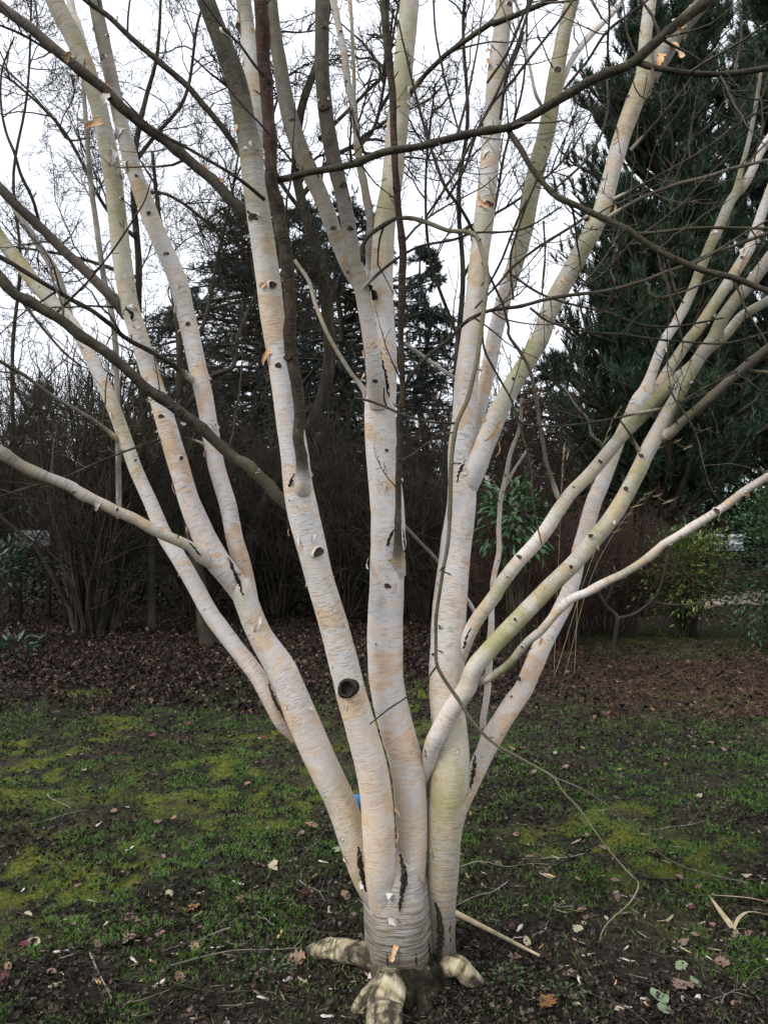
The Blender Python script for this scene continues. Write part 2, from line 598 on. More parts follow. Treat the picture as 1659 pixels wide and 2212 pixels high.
def build_path():
    a = np.array([G(1455, 1338), G(1510, 1326), G(1580, 1312), G(1700, 1306), G(1900, 1302)])
    c = np.array([G(1455, 1322), G(1510, 1286), G(1580, 1272), G(1700, 1270), G(1900, 1268)])
    t = np.linspace(0, 4, 40)
    L = np.stack([np.interp(t, np.arange(5), a[:, k]) for k in range(3)], 1)
    R = np.stack([np.interp(t, np.arange(5), c[:, k]) for k in range(3)], 1)
    rows = [L + (R - L) * f + np.stack([np.zeros(40), (vnoise(t * 3, t * 0 + f * 3, 70) - .5) * .5, np.zeros(40)], 1) for f in (0, .25, .5, .75, 1)]
    V = np.stack(rows, 0)
    V[..., 2] = np.array([-.06, .03, .045, .03, -.06])[:, None]
    V[:, :3, 2] -= np.array([.12, .06, .02])[None, :]
    V = V.reshape(-1, 3)
    i = (np.arange(4)[:, None] * 40 + np.arange(39)[None, :]).ravel()
    o = link('path', mk_mesh('path', V, np.stack([i, i + 1, i + 41, i + 40], -1), None, M_PATH))
    tag(o, kind='structure')


build_path()

# ------------------------------------------------------------------ the birch
birch = thing('birch_tree', tuple(BASE), 'white multi-stemmed birch with peeling bark, fanning out from one short trunk', 'tree')
STEMS = []


def catmull(A, n):
    """A (m,c) -> n samples, centripetal-ish by arc length"""
    A = np.asarray(A, float)
    m = len(A)
    s = np.concatenate([[0], np.cumsum(np.linalg.norm(np.diff(A[:, :3], axis=0), axis=1) + 1e-6)])
    t = np.linspace(0, s[-1], n)
    T = np.zeros_like(A)
    T[1:-1] = (A[2:] - A[:-2]) / (s[2:] - s[:-2])[:, None]
    T[0] = (A[1] - A[0]) / (s[1] - s[0])
    T[-1] = (A[-1] - A[-2]) / (s[-1] - s[-2])
    k = np.clip(np.searchsorted(s, t, 'right') - 1, 0, m - 2)
    h = (s[k + 1] - s[k])[:, None]
    u = ((t - s[k])[:, None]) / h
    h00, h10, h01, h11 = 2 * u**3 - 3 * u**2 + 1, u**3 - 2 * u**2 + u, -2 * u**3 + 3 * u**2, u**3 - u**2
    return h00 * A[k] + h10 * h * T[k] + h01 * A[k + 1] + h11 * h * T[k + 1], t / s[-1], s[-1]


_sn = [0]


def tube_mesh(name, pts, rad, sides, tints, mat, bumpy=0.03, lobes=None, closed=True):
    n = len(pts)
    _sn[0] += 1
    seed = _sn[0]
    T = nrm(np.gradient(pts, axis=0))
    u = np.cross(T[0], np.array([0.02, 1.0, 0.03]))
    u /= np.linalg.norm(u)
    U = np.zeros_like(pts)
    for i in range(n):
        u = u - T[i] * np.dot(u, T[i])
        u /= np.linalg.norm(u)
        U[i] = u
    W = np.cross(T, U)
    a = np.arange(sides) * 2 * math.pi / sides
    s = np.concatenate([[0], np.cumsum(np.linalg.norm(np.diff(pts, axis=0), axis=1))])
    rm = rad.mean()
    A, S = np.meshgrid(a, s)
    bm = 1 + bumpy * 2 * (fbm(np.cos(A) * 1.3 + 5 + seed * 3.1, S / max(rm, 0.01) * 0.5 + np.sin(A) * 1.3, 3, 80) - 0.5) * 2
    if lobes is not None:
        bm = bm * lobes(A, S / s[-1])
    R = rad[:, None] * bm
    V = pts[:, None, :] + R[..., None] * (U[:, None, :] * np.cos(a)[None, :, None] + W[:, None, :] * np.sin(a)[None, :, None])
    bk = np.stack([np.cos(A) * rad[:, None] + seed * 1.37, np.sin(A) * rad[:, None] + seed * 0.71, S + seed * 2.3], -1)
    tn = np.asarray(tints, float)
    ti = np.stack([np.interp(s / s[-1], np.linspace(0, 1, len(tn)), tn[:, k]) for k in range(3)], -1)
    tint = np.repeat(ti[:, None, :], sides, 1)
    V = V.reshape(-1, 3)
    i = np.arange(n - 1)[:, None] * sides
    j = np.arange(sides)[None, :]
    Q = np.stack([i + j, i + (j + 1) % sides, i + sides + (j + 1) % sides, i + sides + j], -1).reshape(-1, 4)
    bk, tint = bk.reshape(-1, 3), tint.reshape(-1, 3)
    tr = None
    if closed:
        V = np.vstack([V, pts[-1:] + T[-1:] * rad[-1] * 0.5])
        bk, tint = np.vstack([bk, bk[-1:]]), np.vstack([tint, tint[-1:]])
        k = len(V) - 1
        b0 = (n - 1) * sides
        tr = np.stack([b0 + np.arange(sides), b0 + (np.arange(sides) + 1) % sides, np.full(sides, k)], -1)
    return mk_mesh(name, V, Q, tr, mat, attrs=dict(bk=bk, tint=tint))


rk = np.random.default_rng(404)
ZONED = True        # greyer bark high up with dimmer light painted in, old bark low down warmer


def limb(name, runs, depths, tints, sides=None, twigs=0, bumpy=0.03, label=None, tl=(0.12, 0.5), sink=None, dip=(1.0, .42, .08)):
    """one stem or branch traced through the picture; each point gets its own real depth"""
    pp, ww = [], []
    for c, L in runs:
        for q in L:
            x, y = cz(c, q[0], q[1])
            pp.append((x, y))
            ww.append(q[2] * KZ if len(q) > 2 else np.nan)
    pp, ww = np.array(pp), np.array(ww)
    al = np.concatenate([[0], np.cumsum(np.hypot(*np.diff(pp, axis=0).T))])
    al /= al[-1]
    ok = ~np.isnan(ww)
    ww = np.interp(al, al[ok], ww[ok])
    dd = np.interp(al, np.linspace(0, 1, len(depths)), depths)
    if sink is None:
        sink = 0.05
    ramp_ = np.array(dip)[:len(dd)]
    dd[:len(ramp_)] += sink * ramp_
    W3 = np.array([P(x, y, d) for (x, y), d in zip(pp, dd)])
    rad = ww * 0.5 * dd / FPX * (0.98 if name == 'stem' else 0.80)
    length = np.linalg.norm(np.diff(W3, axis=0), axis=1).sum()
    n = max(6, int(length / max(0.018, rad.mean() * 0.7)))
    Sm, t, _ = catmull(np.hstack([W3, rad[:, None]]), n)
    pts, rd = Sm[:, :3], np.maximum(Sm[:, 3], 0.0015)
    ss = np.concatenate([[0], np.cumsum(np.linalg.norm(np.diff(pts, axis=0), axis=1))])
    tn = np.asarray(tints, float)
    dense = np.stack([np.interp(ss / ss[-1], np.linspace(0, 1, len(tn)), tn[:, k]) for k in range(3)], -1)
    if name == 'branch':
        # nodes, slight kinks
        s0 = rk.uniform(.04, .1)
        while s0 < ss[-1] - .02:
            g = np.exp(-((ss - s0) / max(.008, 1.1 * rd.mean())) ** 2)
            rd = rd * (1 + rk.uniform(.06, .22) * g)
            kick = rk.normal(0, .22, 3) * rd.mean()
            pts = pts + np.clip((ss - s0), 0, .05)[:, None] / .05 * kick - np.clip((ss - s0 - .05), 0, .08)[:, None] / .08 * kick
            s0 += rk.uniform(.07, .2)
        # collar where it leaves a white stem
        for q in STEMS:
            if q['o'].name.startswith('branch'):
                continue
            j = int(np.argmin(np.linalg.norm(q['pts'] - pts[0], axis=1)))
            if np.linalg.norm(q['pts'][j] - pts[0]) < q['rad'][j] * 1.9 and q['dense'][j][0] < .6:
                out = np.linalg.norm(pts - q['pts'][j], axis=1) - q['rad'][j]
                c = np.exp(-(np.clip(out - .024, 0, None) / max(.026, 1.7 * rd[:8].mean())) ** 2)
                dense = dense * (1 - c[:, None]) + (q['dense'][j] * .6 + np.array([.03, .12, .05])) * c[:, None]
                rd = rd * (1 + .24 * c)
                break
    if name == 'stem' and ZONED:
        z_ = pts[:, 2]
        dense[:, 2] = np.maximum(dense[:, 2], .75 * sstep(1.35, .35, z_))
        dense[:, 0] = np.minimum(dense[:, 0] + .12 * sstep(2.0, 3.1, z_), 1)  # dark tint high up paints in the weaker light on the stems
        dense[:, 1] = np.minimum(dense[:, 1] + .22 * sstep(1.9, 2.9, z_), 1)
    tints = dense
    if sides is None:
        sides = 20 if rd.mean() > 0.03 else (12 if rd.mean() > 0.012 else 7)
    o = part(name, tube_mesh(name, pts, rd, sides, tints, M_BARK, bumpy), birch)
    if label:
        o['label'] = label
    px = np.array([to_px(p) for p in pts])
    rec = dict(o=o, pts=pts, rad=rd, px=px, tints=tints, dense=dense, twigs=twigs, tl=tl)
    STEMS.append(rec)
    return rec


WH, WO, PK = (0, .10, 0), (0, .45, 0), (0.0, 0.05, 0)
OL, OLB = (0.25, .95, 0), (0.6, .8, 0)
BR, DK, RD, GY = (1, 0, .15), (1, 0, 0), (1, 0, 1), (0.45, .5, 0.1)

# trunk and main stems -------------------------------------------------
tr_pts = np.array([P(*cz('H', x, y), d) for x, y, d in ((880, 1800, 2.60), (879, 1780, 2.6), (876, 1740, 2.6), (868, 1650, 2.6), (858, 1500, 2.6), (850, 1380, 2.6), (845, 1260, 2.6), (842, 1150, 2.6))])
tr_rad = np.array([446, 438, 426, 418, 408, 400, 370, 300]) * KZ * 0.5 * 2.6 / FPX
Sm, _, _ = catmull(np.hstack([tr_pts, tr_rad[:, None]]), 46)


def trunk_lobes(A, t):
    return 1 + 0.045 * np.cos(3 * A + 0.6) * (0.4 + t) + 0.03 * np.cos(5 * A + 2.0)


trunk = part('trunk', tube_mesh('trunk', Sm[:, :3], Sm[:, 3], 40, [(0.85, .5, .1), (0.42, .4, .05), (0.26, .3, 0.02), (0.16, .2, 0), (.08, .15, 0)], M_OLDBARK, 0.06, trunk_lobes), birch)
_co = trunk.data.vertices
for _k in range(40):
    _j = .022 * math.sin(_k * 1.9) + .016 * math.sin(_k * 4.3 + 1) + .012 * math.sin(_k * 9.1)
    for _rr, _f in ((0, 1.0), (1, .8), (2, .45), (3, .2)):
        _co[_rr * 40 + _k].co.z += _j * _f - .012 * (1 - _rr / 4)
STEMS.append(dict(o=trunk, pts=Sm[:, :3], rad=Sm[:, 3], px=np.array([to_px(p) for p in Sm[:, :3]]), tints=[WH], dense=np.tile(np.array([.2, .2, 0]), (46, 1)), twigs=0))

limb('stem', sink=0, runs=[('H', [(740, 1420, 150), (650, 1240, 170), (590, 1050, 178), (505, 800, 185), (420, 620, 190), (355, 480, 195), (280, 310, 190), (215, 150, 185), (150, 0, 178)]),
              ('D', [(1562, 1800, 150), (1480, 1600, 142), (1440, 1480, 138)])], depths=[2.66, 2.66, 2.66], tints=[(.1, .6, 0), (0, .35, 0), WH, WH, (0, .3, 0)])
limb('stem', [('D', [(1480, 1600, 120), (1400, 1470, 145), (1300, 1345, 150), (1225, 1200, 140), (1140, 1000, 128), (1080, 800, 124), (1020, 600, 122), (960, 400, 114), (895, 200, 112), (835, 0, 110)]),
              ('A', [(785, 1850, 108), (757, 1700, 112), (728, 1500, 112), (707, 1300, 110), (685, 1100, 108), (652, 900, 106), (620, 750, 104), (585, 600, 105), (545, 480, 105), (490, 330, 108), (430, 200, 110), (370, 90, 108), (315, -30, 108)])],
     [2.64, 2.60, 2.58, 2.58, 2.6], [WH, PK, WH, WO, (0.1, .4, 0), (.15, .2, 0)])
limb('stem', [('D', [(1510, 1620, 100), (1465, 1420, 112), (1405, 1200, 106), (1365, 1000, 105), (1305, 800, 105), (1268, 600, 105), (1235, 400, 107), (1190, 200, 110), (1147, 0, 112)]),
              ('A', [(1120, 1900, 112), (1080, 1720, 115), (1035, 1600, 112), (985, 1490, 110), (905, 1300, 106), (850, 1150, 104), (800, 1000, 98), (745, 800, 92), (698, 600, 88), (655, 400, 86), (612, 200, 84), (565, -30, 82)])],
     [2.68, 2.68, 2.72, 2.76], [WH, WH, PK, WH, (.1, .3, 0), (.45, .3, 0)])
limb('branch', [('A', [(585, 600, 50), (540, 420, 60), (490, 240, 58), (450, 110, 58), (420, -30, 56)])], [2.64, 2.7], [WH, (.1, .2, 0)])
limb('stem', [('H', [(230, 420, 60), (150, 320, 90), (95, 200, 108), (20, 60, 108)]), ('D', [(1500, 1980, 104), (1420, 1880, 105), (1345, 1780, 105), (1270, 1680, 104), (1170, 1500, 102), (1105, 1385, 102), (1040, 1280, 98), (985, 1190, 94), (905, 1000, 86), (815, 800, 84), (745, 600, 84), (670, 400, 84), (580, 200, 82), (478, 0, 80)]),
              ('A', [(420, 1930, 84), (345, 1845, 86), (220, 1710, 86), (120, 1580, 84), (10, 1440, 82), (-40, 1370, 80)])],
     [2.68, 2.74, 2.8, 2.84, 2.88], [WH, PK, WH, WO, WH, (0.1, .7, 0)])
limb('branch', [('A', [(455, 2010, 55), (430, 1930, 55), (385, 1770, 58), (330, 1620, 60), (240, 1480, 55), (150, 1340, 46), (60, 1200, 40), (-30, 1060, 36)])], [2.84, 2.9], [(0.3, .3, 0), (0.5, .2, 0.2)])
limb('stem', sink=0, runs=[('H', [(765, 1500, 150), (748, 1250, 195), (738, 1050, 200), (725, 850, 196), (705, 680, 196), (675, 530, 196), (632, 370, 190), (585, 200, 186), (557, 100, 184), (532, 0, 182)]),
              ('E', [(600, 1800, 176), (540, 1600, 172), (482, 1400, 172), (432, 1200, 184), (395, 1040, 192), (368, 900, 182), (345, 700, 172), (315, 500, 164), (285, 300, 158), (252, 100, 150)]),
              ('B', [(215, 1900, 148), (192, 1700, 150), (165, 1500, 146), (135, 1300, 148), (105, 1100, 145), (85, 920, 142)]),
              ('A', [(1470, 720, 128), (1425, 500, 128), (1355, 300, 120), (1290, 140, 114), (1225, -30, 110)])],
     depths=[2.55, 2.50, 2.45, 2.40, 2.36, 2.32, 2.28], tints=[(.1, .2, 0), WH, WH, WH, (0, .25, 0), WH, PK, WH, (0, .25, 0), (.1, .3, 0), (.75, .5, .05), (.7, .5, .05)])
limb('stem', [('A', [(1520, 950, 110), (1530, 780, 110), (1528, 600, 104), (1508, 400, 96), (1490, 200, 92), (1460, -30, 92)])], [2.40, 2.5], [WH, PK, WO, (.35, .6, 0)])
limb('stem', sink=0, runs=[('H', [(900, 1560, 150), (925, 1250, 180), (935, 1050, 190), (928, 850, 198), (912, 650, 205), (885, 500, 208), (845, 370, 210), (805, 200, 208), (785, 90, 212), (778, 0, 214)]),
              ('E', [(890, 1800, 218), (897, 1600, 213), (902, 1400, 212), (908, 1200, 206), (903, 1000, 204), (882, 800, 196), (866, 600, 190), (862, 430, 192), (870, 300, 180), (890, 150, 150)]),
              ('B', [(880, 1930, 138), (870, 1700, 140), (876, 1500, 140), (893, 1300, 130), (930, 1100, 130), (950, 900, 130), (970, 700, 130), (990, 500, 126), (1010, 300, 121), (1030, 100, 116), (1040, -30, 114)])],
     depths=[2.58, 2.62, 2.66, 2.72, 2.78, 2.84], tints=[(.1, .2, 0), (.05, .2, 0), WH, WH, WH, (0, .2, 0), PK, WH, (0, .35, 0), (0, .6, 0), (0, .35, 0), (0, .2, 0)])
limb('stem', [('E', [(850, 420, 120), (840, 300, 125), (828, 180, 110), (802, 0, 100)]), ('B', [(778, 1880, 95), (745, 1710, 92), (715, 1590, 90), (680, 1400, 88), (640, 1200, 90), (592, 1000, 93), (552, 800, 92), (525, 600, 90), (512, 400, 88), (512, 200, 88), (515, -30, 90)])],
     [2.62, 2.56, 2.52, 2.5], [WH, WH, (.3, .5, .05), (.65, .4, .1), (.7, .4, .1), (.6, .4, .1)])
limb('stem', [('B', [(725, 1720, 60), (670, 1610, 80), (588, 1400, 92), (515, 1200, 100), (425, 1000, 104), (347, 800, 104), (295, 600, 98), (262, 400, 88), (232, 200, 76), (205, -30, 70)])],
     [2.62, 2.66, 2.7], [WH, (.35, .4, .05), (.5, .4, .05), (.5, .4, .05)])
limb('branch', [('B', [(800, 1700, 50), (802, 1500, 58), (800, 1300, 60), (770, 1150, 58), (745, 1000, 56), (722, 850, 54), (700, 650, 52), (668, 480, 52), (640, 300, 50), (610, 150, 50), (575, -30, 52)])], [2.74, 2.85], [(.3, .5, 0), (.4, .4, 0), (.15, .2, 0)])
limb('branch', [('B', [(705, 660, 30), (704, 450, 30), (694, 200, 28), (680, -30, 28)])], [2.84, 2.9], [(.3, .3, 0)])
limb('stem', sink=0, runs=[('H', [(1118, 1805, 200), (1116, 1760, 188), (1112, 1680, 176), (1110, 1550, 170), (1110, 1400, 176), (1120, 1200, 192), (1128, 1000, 212), (1146, 800, 234), (1162, 650, 238), (1170, 540, 222), (1160, 400, 216), (1142, 200, 210), (1141, 0, 214)]),
              ('E', [(1268, 1800, 214), (1282, 1600, 208), (1300, 1400, 198), (1325, 1200, 186), (1350, 1000, 176), (1352, 850, 172), (1345, 700, 160), (1365, 500, 150), (1378, 300, 145), (1397, 100, 135)]),
              ('B', [(1420, 1900, 122), (1440, 1700, 120), (1460, 1500, 118), (1480, 1350, 120), (1496, 1200, 118), (1513, 1000, 118), (1533, 800, 112), (1545, 600, 110), (1562, 400, 108), (1590, 200, 105), (1610, -30, 105)])],
     depths=[2.60, 2.62, 2.64, 2.68, 2.74, 2.8], tints=[(.75, .4, 0), (.2, .35, 0), (0, .6, 0), (0, .35, 0), (0, .2, 0), WH, PK, WH, (0, .35, 0), (0, .3, 0), PK, (0, .3, 0), (0, .15, 0)])
limb('stem', [('E', [(1395, 780, 70), (1440, 560, 84), (1462, 400, 88), (1495, 280, 88), (1515, 190, 90), (1530, 100, 94), (1548, 0, 95)]), ('C', [(45, 1900, 95), (72, 1790, 96), (135, 1600, 98), (190, 1400, 106), (226, 1200, 106), (272, 1000, 105), (325, 800, 103), (362, 600, 100), (395, 400, 95), (432, 200, 88), (490, -30, 86)])],
     [2.76, 2.84, 2.92, 3.0], [(0, .4, 0), PK, WH, (.1, .7, 0), (.1, .55, 0), (.1, .45, 0), (.15, .45, 0)])
limb('stem', [('E', [(1340, 1050, 90), (1375, 930, 130), (1425, 820, 132), (1480, 680, 128), (1545, 520, 122), (1600, 400, 118)]), ('F', [(125, 300, 112), (185, 200, 108), (245, 100, 110), (300, 0, 112)]),
              ('C', [(330, 1900, 110), (378, 1800, 112), (432, 1700, 112), (490, 1600, 110), (542, 1500, 108), (598, 1400, 108), (645, 1300, 105), (677, 1200, 105), (730, 1000, 103), (787, 800, 106), (860, 600, 110), (912, 460, 105), (915, 300, 78), (930, 150, 76), (955, -30, 75)])],
     [2.64, 2.62, 2.62, 2.66, 2.7], [WH, PK, (0, .3, 0), (0, .95, 0), (0, .45, 0), (.2, .9, 0), WH, PK, (0, .2, 0), (0, .45, 0), (0, .5, 0)])
limb('stem', [('C', [(900, 520, 80), (960, 430, 108), (1030, 320, 116), (1100, 200, 112), (1200, 90, 98), (1310, -30, 92)])], [2.68, 2.74], [WH, (.3, .3, 0), (.5, .4, 0)])
limb('stem', [('H', [(985, 700, 60), (1032, 570, 88), (1062, 450, 108), (1128, 320, 112), (1200, 205, 114), (1268, 105, 114), (1305, 0, 112)]),
              ('F', [(20, 1850, 110), (120, 1745, 112), (240, 1620, 108), (345, 1510, 106), (430, 1430, 105), (500, 1360, 106), (600, 1240, 104), (700, 1120, 102), (795, 970, 100), (870, 830, 98), (930, 700, 98), (980, 610, 98), (1040, 490, 82), (1110, 370, 80), (1180, 245, 80), (1250, 125, 80), (1330, 15, 80)]),
              ('C', [(1380, 1920, 78), (1470, 1795, 78), (1560, 1690, 76), (1680, 1530, 74)])],
     [2.60, 2.52, 2.48, 2.46, 2.45, 2.45], [(0, .6, 0), PK, (0, .7, 0), (0, .85, 0), (.1, .9, 0), (0, .5, 0), (.1, .8, 0), (.2, .8, 0), (.4, .5, 0), (.3, .4, 0)])
limb('branch', [('F', [(960, 660, 50), (1010, 610, 68), (1070, 585, 66), (1150, 510, 66), (1250, 425, 64), (1350, 335, 64), (1450, 245, 62), (1550, 160, 62), (1690, 45, 60)])], [2.45, 2.3], [(.4, .9, 0), OLB, (.6, .6, .2), (.75, .5, .1)], twigs=3)
limb('branch', [('F', [(1480, 210, 30), (1560, 215, 30), (1690, 232, 30)])], [2.34, 2.3], [OLB])
limb('branch', [('F', [(-90, 2080, 50), (0, 2050, 56), (100, 1970, 62), (200, 1860, 62), (290, 1780, 62), (400, 1650, 66), (480, 1580, 66), (560, 1548, 62), (650, 1500, 62), (780, 1438, 60), (900, 1362, 60), (1000, 1290, 60), (1100, 1222, 60), (1200, 1150, 60), (1300, 1082, 60), (1400, 1022, 60), (1500, 945, 60), (1600, 880, 58), (1700, 820, 56)])],
     [2.50, 2.42, 2.34, 2.26, 2.2], [(.25, 1, 0), (.25, 1, 0), (.05, .4, 0), PK, (.15, .3, .3), PK, (.1, .3, .3), (.2, .3, .2)])
limb('stem', [('E', [(1310, 2040, 60), (1345, 1930, 78), (1392, 1800, 84), (1450, 1695, 86), (1550, 1560, 86)]), ('F', [(55, 1495, 86), (150, 1370, 86), (250, 1262, 86), (330, 1160, 86), (400, 1050, 84), (470, 950, 82), (560, 862, 82), (650, 760, 82), (735, 655, 82), (820, 560, 82), (900, 480, 80), (1000, 372, 76), (1100, 270, 70), (1200, 180, 66), (1300, 85, 62), (1400, 0, 60)]),
              ('C', [(1490, 1905, 58), (1580, 1850, 56), (1690, 1785, 55)])],
     [2.62, 2.53, 2.51, 2.51, 2.51], [PK, PK, (0, .5, 0), WH, (0, .5, 0), (.15, .7, 0), (.3, .95, 0), (.2, 1, 0), (.2, .8, 0), (.3, .4, 0)])
limb('stem', [('H', [(1120, 1300, 60), (1165, 1080, 80), (1218, 860, 92), (1290, 690, 102), (1362, 520, 116), (1420, 400, 128), (1480, 300, 126), (1545, 200, 124)]), ('F', [(192, 2120, 118), (240, 2010, 118), (285, 1900, 116), (335, 1800, 112), (390, 1700, 108), (440, 1600, 106), (478, 1500, 98), (505, 1400, 90), (522, 1300, 92), (555, 1200, 98), (612, 1000, 98), (655, 900, 95), (693, 800, 92), (732, 700, 86), (773, 600, 78), (825, 500, 82), (878, 400, 98), (925, 330, 90), (952, 250, 66), (1000, 120, 62), (1040, 20, 60)]),
              ('C', [(1050, 2020, 60), (1130, 1895, 60), (1200, 1750, 58), (1258, 1600, 60), (1312, 1470, 62), (1370, 1350, 62), (1420, 1230, 60), (1465, 1150, 50), (1490, 1040, 34), (1540, 850, 28), (1580, 650, 24), (1612, 440, 22)])],
     [2.70, 2.74, 2.80, 2.86, 2.9, 2.94], [(0, .6, 0), WH, PK, PK, WH, (0, .5, 0), PK, (.15, .8, 0), (.1, .6, 0), (.4, .3, 0)])
limb('branch', [('C', [(1455, 1190, 40), (1510, 1120, 56), (1560, 1020, 60), (1605, 920, 60), (1690, 790, 58)])], [2.92, 2.9], [PK, WH])
limb('stem', [('F', [(900, 400, 60), (960, 350, 84), (1010, 290, 74), (1062, 205, 66), (1120, 120, 66), (1190, 15, 66)]), ('C', [(1222, 1995, 66), (1312, 1860, 66), (1392, 1738, 66), (1480, 1600, 66), (1550, 1480, 64), (1602, 1330, 60), (1690, 1090, 58)])],
     [2.86, 2.84, 2.82], [PK, (.1, .7, 0), (.1, .7, 0), PK, (0, .2, 0)])
limb('branch', [('H', [(1375, 470, 40), (1362, 350, 48), (1380, 200, 50), (1395, 0, 50)]), ('E', [(1518, 1880, 48), (1522, 1810, 48), (1530, 1720, 46), (1536, 1560, 42), (1545, 1440, 42), (1568, 1330, 40), (1572, 1150, 36), (1580, 1000, 36), (1602, 900, 36), (1640, 720, 32)]), ('F', [(165, 550, 28), (182, 380, 24)])],
     [2.76, 2.9, 2.95], [PK, PK, PK, (.1, .3, .2), (.4, .6, .1)])
limb('branch', [('F', [(50, 960, 20), (95, 880, 26), (140, 800, 22), (210, 690, 16)])], [2.9, 2.92], [(.2, .3, .2)])
# side branches ----------------------------------------------------------
limb('branch', [('A', [(1550, 1350, 60), (1490, 1290, 95), (1400, 1195, 84), (1300, 1095, 80), (1200, 1010, 78), (1100, 930, 78), (1000, 855, 78), (900, 785, 76), (750, 660, 76), (600, 530, 76), (450, 395, 76), (300, 272, 76), (150, 150, 78), (-20, 15, 80)])],
     [2.36, 2.30, 2.22, 2.15], [(.55, .5, .15), (.85, .4, .1), (1, .3, .15), (.8, .3, .4), (.6, .2, .4)], twigs=5, label='olive brown branch slanting down from the upper left to the stub-scarred stem')
limb('branch', [('A', [(1590, 1200, 30), (1450, 1085, 26), (1300, 990, 24), (1120, 885, 24), (1000, 820, 24), (900, 755, 20), (740, 590, 14)])], [2.2, 2.12], [DK, BR])
limb('branch', [('A', [(1450, 930, 50), (1390, 840, 46), (1300, 715, 46), (1200, 605, 46), (1100, 495, 46), (950, 365, 46), (800, 238, 42), (640, 85, 40), (500, -20, 38)])], [2.36, 2.3, 2.24], [(.7, .4, .2), BR, DK], twigs=4)
limb('branch', [('A', [(760, 1900, 80), (700, 1815, 84), (640, 1750, 80), (550, 1660, 76), (430, 1545, 74), (330, 1448, 72), (230, 1350, 72), (100, 1230, 70), (-30, 1095, 70)])], [2.58, 2.48, 2.38], [(.3, .3, .5), (.6, .2, .6), (.7, .3, .4), (.7, .3, .3)], twigs=4)
limb('branch', [('D', [(1200, 285, 50), (1150, 258, 46), (1050, 182, 40), (900, 92, 36), (740, 0, 36)]), ('A', [(680, 1960, 36), (560, 1872, 34), (430, 1800, 34), (300, 1722, 34), (120, 1612, 36), (-30, 1525, 38)])], [2.66, 2.48, 2.34, 2.25], [(.9, .2, .4), BR, BR, DK], twigs=4)
limb('branch', [('E', [(370, 1060, 60), (330, 1030, 86), (270, 978, 88), (180, 880, 86), (60, 770, 84)]), ('D', [(1420, 745, 84), (1300, 640, 82), (1200, 545, 82), (1050, 432, 80), (900, 325, 80), (800, 235, 78), (700, 150, 78), (600, 65, 78), (480, -5, 78)]), ('A', [(380, 1930, 76), (230, 1840, 76), (110, 1755, 76), (-30, 1630, 76)])],
     [2.46, 2.38, 2.28, 2.2, 2.15], [(.6, .5, .1), OLB, (.85, .5, .1), (.85, .4, .05), (.9, .5, 0), (.9, .6, 0)], twigs=4, label='olive grey branch crossing in front of the left stems')
limb('branch', [('D', [(1290, 1400, 50), (1210, 1325, 82), (1080, 1245, 80), (950, 1180, 80), (800, 1102, 80), (650, 1022, 80), (500, 958, 80), (400, 900, 82), (250, 838, 84), (130, 778, 86), (-30, 672, 86)])], [2.58, 2.5, 2.4, 2.32], [PK, (.08, .35, .3), (.1, .3, .5), (.1, .3, .4), (.25, .7, .1), (.4, .8, .1)], twigs=2)
limb('branch', [('D', [(720, 640, 24), (690, 608, 32), (580, 520, 30), (450, 440, 30), (300, 350, 28), (150, 240, 26), (-30, 135, 28)])], [2.78, 2.7, 2.6], [(.5, 1, 0), (.5, .9, 0), (.8, .6, .1)], twigs=3)
limb('branch', [('D', [(1240, 670, 20), (1200, 640, 16), (1080, 612, 15), (950, 630, 15), (800, 680, 15), (700, 718, 15), (550, 780, 14), (400, 850, 14), (200, 905, 14), (-30, 978, 14)])], [2.64, 2.5, 2.4], [DK], twigs=4, tl=(.06, .2))
limb('branch', [('A', [(110, 1770, 30), (200, 1900, 22), (300, 2020, 20)]), ('D', [(400, 115, 18), (485, 185, 14)])], [2.2, 2.2], [BR])
limb('branch', [('E', [(396, 985, 96), (392, 890, 98), (388, 800, 88), (385, 600, 85), (375, 400, 86), (348, 210, 90), (325, 100, 94), (317, 0, 92)]), ('B', [(320, 1800, 90), (305, 1600, 95), (265, 1400, 96), (228, 1220, 100), (210, 1000, 94), (200, 800, 96), (185, 600, 96), (172, 400, 100), (160, 200, 107), (143, -30, 108)])],
     [2.365, 2.325, 2.29, 2.255, 2.225, 2.19, 2.155, 2.12, 2.08], [(.6, .5, .1), (.85, .7, 0), (.9, .7, 0), (1, .4, .2), (1, .2, .5), DK, (1, 0, .4), (1, 0, .8), RD, RD], sink=.055, dip=(1, .12, 0), bumpy=0.035, twigs=3, label='dark red brown branch rising in front of the stub-scarred stem')
limb('branch', [('B', [(215, 1085, 40), (260, 1080, 52), (400, 1048, 50), (550, 1018, 52), (700, 985, 54), (850, 930, 56), (940, 905, 56), (1050, 885, 54), (1200, 850, 55), (1350, 812, 56), (1500, 785, 58), (1600, 775, 58)]), ('C', [(140, 755, 60), (300, 660, 66), (450, 570, 68), (600, 482, 70), (750, 412, 72), (850, 360, 72), (950, 280, 74), (1050, 192, 74), (1150, 112, 76), (1250, 40, 78), (1330, -30, 80)])],
     [2.18, 2.14, 2.10, 2.06, 2.02], [(1, .7, .1), (.9, .8, 0), (.95, .6, 0), (.95, .5, 0), (1, .4, 0), DK, DK], twigs=8, bumpy=0.035, label='mossy dark branch sweeping across the centre to the upper right')
limb('branch', [('C', [(840, 370, 40), (900, 385, 46), (1000, 415, 44), (1100, 432, 44), (1300, 447, 44), (1450, 440, 44), (1690, 405, 42)])], [2.04, 2.0], [DK, (1, .4, 0)], twigs=4)
